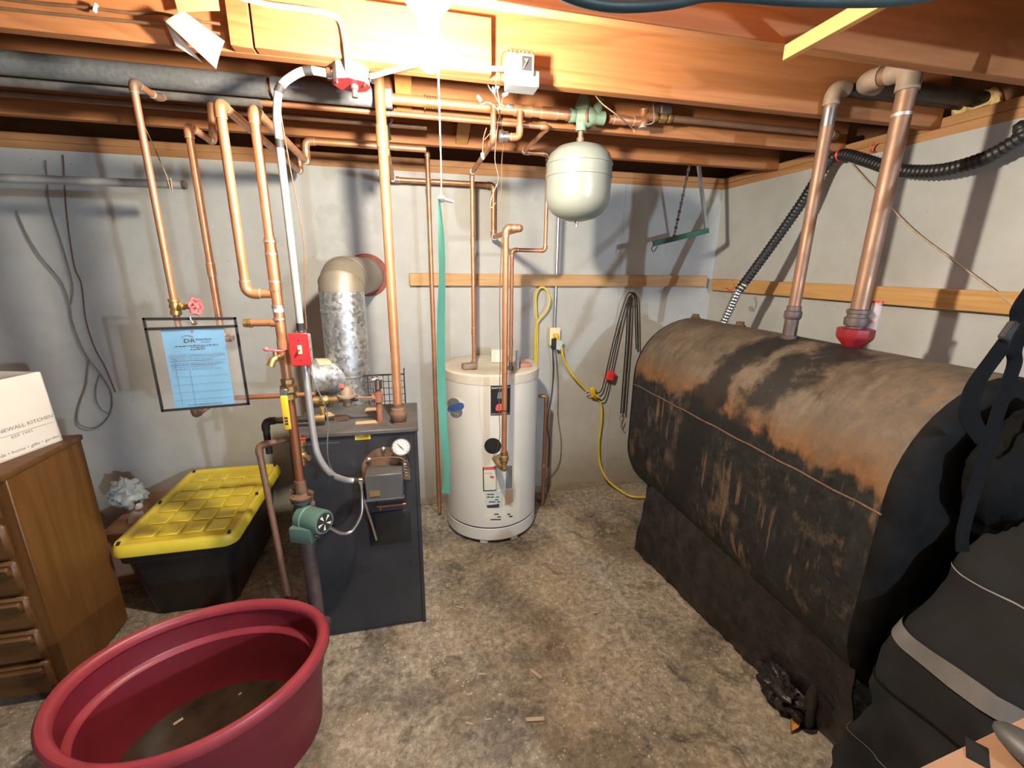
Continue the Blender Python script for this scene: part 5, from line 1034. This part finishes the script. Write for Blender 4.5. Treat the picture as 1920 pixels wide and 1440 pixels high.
for i in range(nx_):
    for j in range(ny_):
        cx_ = X0+.055+w0*(i+.5)/nx_; cyy = Y0+.065+l0_*(j+.5)/ny_
        MB().box((cx_, cyy, TZ-.004), (w0/nx_-.014, l0_/ny_-.014, .010), None, .004, 1).build('raised_pad', 'lid_yellow', ld)
for x, y in ((X0+.03, Y0+.035), (X1-.03, Y0+.035), (X0+.03, Y1-.035), (X1-.03, Y1-.035), (X0+.022, (Y0+Y1)/2), (X1-.022, (Y0+Y1)/2)):
    MB().box((x, y, TZ+.0006), (.014, .034, .002), Matrix.Rotation(.3, 3, 'Z'), .0005).build('tie_hole', 'matte_black', ld)

# ------------------------------------------------------------------ cabinet and carton
CX1, CY0, CY1, CZ = -1.378, 1.672, 2.045, .952
cab = thing('drawer_cabinet', 'brown wooden drawer cabinet at the left edge', 'cabinet', (CX1-.3, (CY0+CY1)/2, 0))
MB().span((CX1-.62, CY0+.012, .02), (CX1, CY1, CZ-.022), .003).build('body', 'cabinet_side', cab)
MB().span((CX1-.63, CY0-.008, CZ-.024), (CX1+.008, CY1+.004, CZ), .006, 2).build('top', 'cabinet_drawer', cab)
nz = 6; h_ = (CZ-.07)/nz
for k in range(nz):
    z0_ = .04+h_*k; dw = MB().box((CX1-.31, CY0+.002, z0_+h_/2), (.55, .028, h_-.014), None, .010, 1).build('drawer', 'cabinet_drawer', cab)
    MB().box((CX1-.31, CY0-.016, z0_+h_*.72), (.53, .018, h_*.34), Matrix.Rotation(.35, 3, 'X'), .006, 1).build('pull_lip', 'cabinet_drawer', dw)
ct0, ct1 = at(118, 825, Z=CZ+.001), at(0, 869, Z=CZ+.001)
e_ = (ct1-ct0).normalized(); n_ = V((-e_.y, e_.x, 0)); n_ = n_ if n_.x < 0 else -n_
hB = .285; wB = .36; dB = .24; lean = -n_*.0
t = thing('white_carton', 'open white carton with printed lettering standing on the cabinet', 'box', ct0+e_*wB/2)
def face(a_, b_, hgt, nm, tilt=V((0, 0, 0)), th=.003):
    return MB().grid(lambda u, v: a_.lerp(b_, u)+V((0, 0, hgt*v))+tilt*v, 2, 2, n_*th if nm == 'front_panel' else e_*th).build(nm, 'carton_white', t, smooth=0)
A0, B0 = ct0, ct0+e_*wB; tl = e_*.03
fr_ = face(A0, B0, hB, 'front_panel', V((0, 0, 0))+e_*.012)
MB().grid(lambda u, v: A0.lerp(A0+n_*dB, u)+V((0, 0, hB*v))+e_*.012*v, 2, 2, e_*.003).build('side_panel', 'carton_white', t, smooth=0); MB().grid(lambda u, v: (A0+n_*dB).lerp(B0+n_*dB, u)+V((0, 0, hB*v))+e_*.012*v, 2, 2, n_*.003).build('back_panel', 'carton_white', t, smooth=0); MB().grid(lambda u, v: B0.lerp(B0+n_*dB, u)+V((0, 0, hB*v))+e_*.012*v, 2, 2, -e_*.003).build('side_panel', 'carton_white', t, smooth=0)
MB().grid(lambda u, v: A0.lerp(B0, u)+n_*dB*v+V((0, 0, .002)), 1, 1, V((0, 0, .003))).build('bottom_panel', 'carton_white', t, smooth=0)
MB().grid(lambda u, v: A0.lerp(B0, .02+.96*u)+V((0, 0, hB))+e_*.012+n_*.12*v+V((0, 0, -.035*v)), 2, 2, V((0, 0, .003))).build('flap', 'carton_white', t, smooth=0)
ux = -e_; up_ = (V((0, 0, hB))+e_*.012).normalized()
def cpt(x, y):
    d = ray(x, y); nn = ux.cross(up_); tt = (A0-CAM).dot(nn)/d.dot(nn); return CAM+d*tt
r_ = cpt(99, 782); text('STONEWALL KITCHEN', fr_, r_-ux*.225, ux, up_, .019, 'ink_gray', width=.225, push=.001)
l1, l2 = cpt(100, 791), cpt(0, 822); MB().tube([l1, l2], .0009, 5).build('rule_line', 'ink_gray', fr_)
r_ = cpt(60, 810); text('EST 1991', fr_, r_-ux*.068, ux, up_, .014, 'ink_gray', width=.068, push=.001)
r_ = cpt(111, 819); text('specialty foods • home • gifts • garden', fr_, r_-ux*.30, ux, up_, .016, 'ink_gray', width=.30, push=.001)

# clutter behind the tote
p = at(235, 915, Y=2.55); o = bunch((p.x, 2.55, .42), (.09, .07, .09), 5).build('plastic_bag', 'clear_white'); tag(o, 'crumpled whitish plastic bag behind the yellow lid', 'bag')
p = at(240, 945, Y=2.45); t = thing('spray_bottle', 'white plastic bottle wedged behind the yellow lid', 'bottle', (p.x, 2.45, .25)); MB().lathe([(.032, 0), (.035, .01), (.035, .09), (.022, .115), (.012, .125), (.012, .14)], (p.x-.01, 2.47, .24), (.35, -.1, 1), 16).build('bottle', 'white_plastic', t); MB().lathe([(.015, 0), (.017, .004), (.017, .02), (.013, .026)], (p.x+.038, 2.457, .372), (.35, -.1, 1), 12).build('cap', 'carton_white', t)
o = MB().span((-1.62, 2.34, 0), (-1.385, 2.80, .30), .004).build('scrap_carton', 'cardboard'); tag(o, 'low brown cardboard carton on the floor behind the tote', 'box')

# ------------------------------------------------------------------ round tub
tc = V((-.746, 1.345, 0)); tub = thing('round_tub', 'dark red oval plastic tub in the foreground with murky water', 'tub', tc)
def oval(m):
    R2 = Matrix.Rotation(math.radians(8.5), 3, 'Z')
    for k, v in enumerate(m.v):
        d = v-tc; f_ = min(1, d.z/.36); q = R2 @ V((d.x*1.04, d.y*(.80-.016*f_), d.z)); q.z += .012*f_*f_*math.cos(2*math.atan2(d.y, d.x)+.6); m.v[k] = tc+q
    return m
po = [(.322, 0), (.332, .004), (.345, .16), (.352, .235), (.358, .24), (.360, .30), (.364, .325)]
pi_ = [(.352, .335), (.345, .24), (.338, .228), (.325, .226), (.305, .12), (.290, .04), (.278, .018), (0, .016)]
oval(MB().lathe([(0, 0)]+po+pi_, tc, (0, 0, 1), 96)).build('shell', 'tub_red', tub)
oval(MB().lathe([(.345, .330), (.344, .346), (.352, .359), (.362, .364), (.376, .362), (.384, .352), (.384, .330), (.378, .322), (.362, .322), (.345, .330)], tc, (0, 0, 1), 96)).build('rim', 'tub_rim', tub)
oval(MB().lathe([(.3462, .2470), (.3440, .2420), (.3360, .2340), (.3275, .2290), (.3240, .2200)], tc, (0, 0, 1), 96, False)).build('inner_ledge', 'tub_rim', tub)
o = oval(MB().lathe([(0, .0175), (.279, .0175), (.279, .024), (0, .024)], tc, (0, 0, 1), 64)).build('tub_puddle', 'tub_water'); tag(o, 'shallow brown water lying in the bottom of the red tub', 'water')
rl = random.Random(4)
for lb, dx, dy, L_ in (('pale scrap floating at the edge of the tub water', -.16, .10, .03), ('tiny bright fleck stuck in the tub water near the far side', .02, .17, .012)):
    q_ = tc+V((dx, dy, .0245)); tag(MB().box(q_+V((0, 0, .002)), (L_, L_*.4, .003), Matrix.Rotation(.7, 3, 'Z'), .001).build('floating_scrap', 'wood_chip'), lb, 'scrap')

# ------------------------------------------------------------------ black bag leaning by the tank
bag = thing('equipment_bag', 'tall black fabric bag with gray reflective band beside the tank', 'bag', (1.50, .60, 0))
def bagp(u, v):
    # u round the bag, v up
    z = 1.16*v
    prof_w = 1-.12*v-.55*max(0, v-.62)/.38
    a = 2*math.pi*u; ca, sa = math.cos(a), math.sin(a)
    sx = math.copysign(abs(ca)**.45, ca); sy = math.copysign(abs(sa)**.45, sa)
    bulge = 1+.07*math.sin(math.pi*min(1, v*1.4))
    x = 1.505+.24*max(0, v-.60)+.275*sx*bulge*prof_w; y = .575+.180*sy*bulge*(1-.10*v)
    fl_ = max(0, 1-v/.55)**1.4
    if ca < 0: x -= .135*fl_
    if sa > 0: y += .015*fl_
    nz = mnoise.noise(V((x*3, y*3, z*3)))*.03+mnoise.noise(V((x*9, y*9, z*7)))*.014
    fold = abs(mnoise.noise(V((y*5+x*2, z*5-y*3, 2.5))))+.5*abs(mnoise.noise(V((y*11, z*9+y*6, 7.1))))
    nz -= .085*fold*(.25+.9*max(0, 1-v/.55))*min(1, v*8+.2)
    return V((x+nz*sx, y+nz*sy, z))
m = MB(); NU, NV = 120, 84
vs = [bagp(i/NU, j/NV) for j in range(NV+1) for i in range(NU)]
fs = [(j*NU+i, j*NU+(i+1) % NU, (j+1)*NU+(i+1) % NU, (j+1)*NU+i) for j in range(NV) for i in range(NU)]
fs.append(tuple(range(NU-1, -1, -1))); fs.append(tuple(NV*NU+i for i in range(NU)))
m.add(vs, fs).build('body', 'bag_fabric', bag, smooth=80)
def band(v0, v1, nm, mat, off, u0=0.0, u1=1.0, n=72):
    mm = MB(); vs = []; fs = []
    for j, v in enumerate((v0, v1)):
        for i in range(n+1):
            p = bagp(u0+(u1-u0)*i/n, v); d = V((p.x-1.505-.24*max(0, v-.6), p.y-.585, 0)).normalized(); vs.append(p+d*off)
    mm.add(vs, [(i, i+1, n+2+i, n+1+i) for i in range(n)]); return mm.build(nm, mat, bag, smooth=80)
band(.575, .618, 'reflective_band', 'reflective', .009); band(.935, .965, 'reflective_band', 'reflective', .009)
band(.765, .768, 'seam', 'ink_gray', .003); band(.30, .302, 'seam', 'ink_gray', .003); band(.468, .475, 'seam', 'strap_black', .004)
def ribbon(P, w_, nm, mat, wdir, th=.003):
    P = cr(P, 8); L = len(P)-1; wd_ = V(wdir).normalized()
    return MB().grid(lambda u, v: P[round(u*L)]+wd_*(w_*(v-.5)), L, 2, V((.0, th, 0))).build(nm, mat, bag, smooth=60)
ribbon([V((1.70, .745, 2.225)), V((1.68, .748, 1.95)), at(1940, 540, Y=.76), at(1912, 605, Y=.76), at(1872, 662, Y=.755), at(1834, 715, Y=.75), at(1820, 755, Y=.74), at(1822, 790, Y=.73), at(1850, 830, Y=.71)], .046, 'shoulder_strap', 'strap_black', (1, -.3, .25))
ribbon([V((1.69, .742, 2.225)), V((1.60, .70, 1.92)), at(1935, 600, Y=.60), at(1902, 690, Y=.60), at(1868, 790, Y=.60), at(1842, 880, Y=.60), at(1818, 955, Y=.595), at(1806, 1005, Y=.59), at(1806, 1035, Y=.59)], .026, 'strap_tail', 'strap_black', (1, -.3, .1))
MB().box(at(1893, 622, Y=.755), (.03, .02, .05), Matrix.Rotation(.5, 3, 'Y'), .005).build('buckle', 'matte_black', bag)
bunch((1.56, .715, 1.13), (.18, .095, .205), 11, .35).build('top_section', 'strap_black', bag)

# ------------------------------------------------------------------ open carton close by at lower right
zB = .80; k0, k1 = at(1695, 1445, Z=zB), at(1925, 1335, Z=zB)
e_ = (k1-k0); e_.z = 0; e_.normalize(); n_ = V((e_.y, -e_.x, 0)); 
t = thing('moving_carton', 'brown cardboard carton at the lower right corner', 'box', k0+V((0, 0, -zB)))
R_ = Matrix((e_, -n_, V((0, 0, 1)))).transposed(); cc_ = k0+e_*.20+n_*.165
MB().box(V((cc_.x, cc_.y, zB/2-.003)), (.44, .32, zB-.006), R_, .003).build('body', 'cardboard', t)
MB().box(V((cc_.x, cc_.y, zB-.0015))-n_*.081, (.44, .157, .003), R_).build('flap', 'cardboard', t); MB().box(V((cc_.x, cc_.y, zB-.0015))+n_*.081, (.44, .157, .003), R_).build('flap', 'cardboard', t)
p = at(1832, 1412, Z=zB); MB().box((p.x, p.y, zB+.0008), (.05, .03, .0012), R_ @ Matrix.Rotation(.5, 3, 'Z')).build('printed_patch', 'label_black', t)
p = at(1905, 1408, Z=zB+.02); o = MB().sph((p.x+.02, p.y-.03, zB+.025), 1, 20, (.035, .075, .0249)).build('gray_glove', 'box_gray'); tag(o, 'dark gray rounded lump lying on the brown carton', 'glove')

# ------------------------------------------------------------------ leaves and chips on the floor
def leaf(p, L, w_, rz, mat, nm, label, cat='leaf', group=None, up=.012):
    c_, s_ = math.cos(rz), math.sin(rz)
    fn = lambda u, v: V(p)+V((c_*(u-.5)*L-s_*(v-.5)*w_*math.sin(math.pi*min(.98, max(.02, u))), s_*(u-.5)*L+c_*(v-.5)*w_*math.sin(math.pi*min(.98, max(.02, u))), .003+up*(abs(v-.5)*2)**2+up*.8*u))
    return tag(MB().grid(fn, 8, 4, (0, 0, .0012)).build(nm, mat), label, cat, group)
leaf(V((1.325, .965, 0)), .085, .03, .5, 'leaf_orange', 'dry_leaf', 'bright orange dry leaf on the floor under the black bag'); leaf(at(1528, 1285, Z=.05)+V((-.02, -.02, 0)), .085, .034, 1.0, 'leaf_brown', 'dry_leaf', 'tan dry leaf leaning between the plastic and the black bag')
leaf(at(1458, 1268, Z=.10)+V((-.01, 0, 0)), .05, .024, .2, 'leaf_brown', 'dry_leaf', 'pale brown leaf caught on the black plastic bundle')
rl = random.Random(21)
for x, y, L, lb in ((1005, 1265, .06, 'long pale wood splinter in the middle of the floor'), (1003, 1350, .07, 'largest pale wood splinter, nearest the viewer on the open floor'), (905, 1265, .03, 'thin wood splinter left of the long one in mid floor'), (862, 1140, .04, 'wood splinter on the floor closest to the boiler corner'), (1108, 1020, .035, 'pale chip on the floor right of the heater base'), (1118, 1150, .03, 'pale chip on the floor midway between heater and oil tank'), (915, 1350, .025, 'small chip just left of the largest wood splinter'), (755, 1262, .018, 'tiny chip on the floor between tub and boiler'), (880, 1358, .03, 'leftmost of the small chips near the bottom of the floor'), (1220, 1090, .02, 'tiny chip on the floor beside the black plastic sheet')):
    p = at(x, y, Z=0); tag(MB().box((p.x, p.y, .0035), (L, L*.22, .006), Matrix.Rotation(rl.uniform(-1.2, .3), 3, 'Z'), .0015).build('wood_chip', 'wood_chip'), lb, 'wood chip', 'wood splinters on the floor')
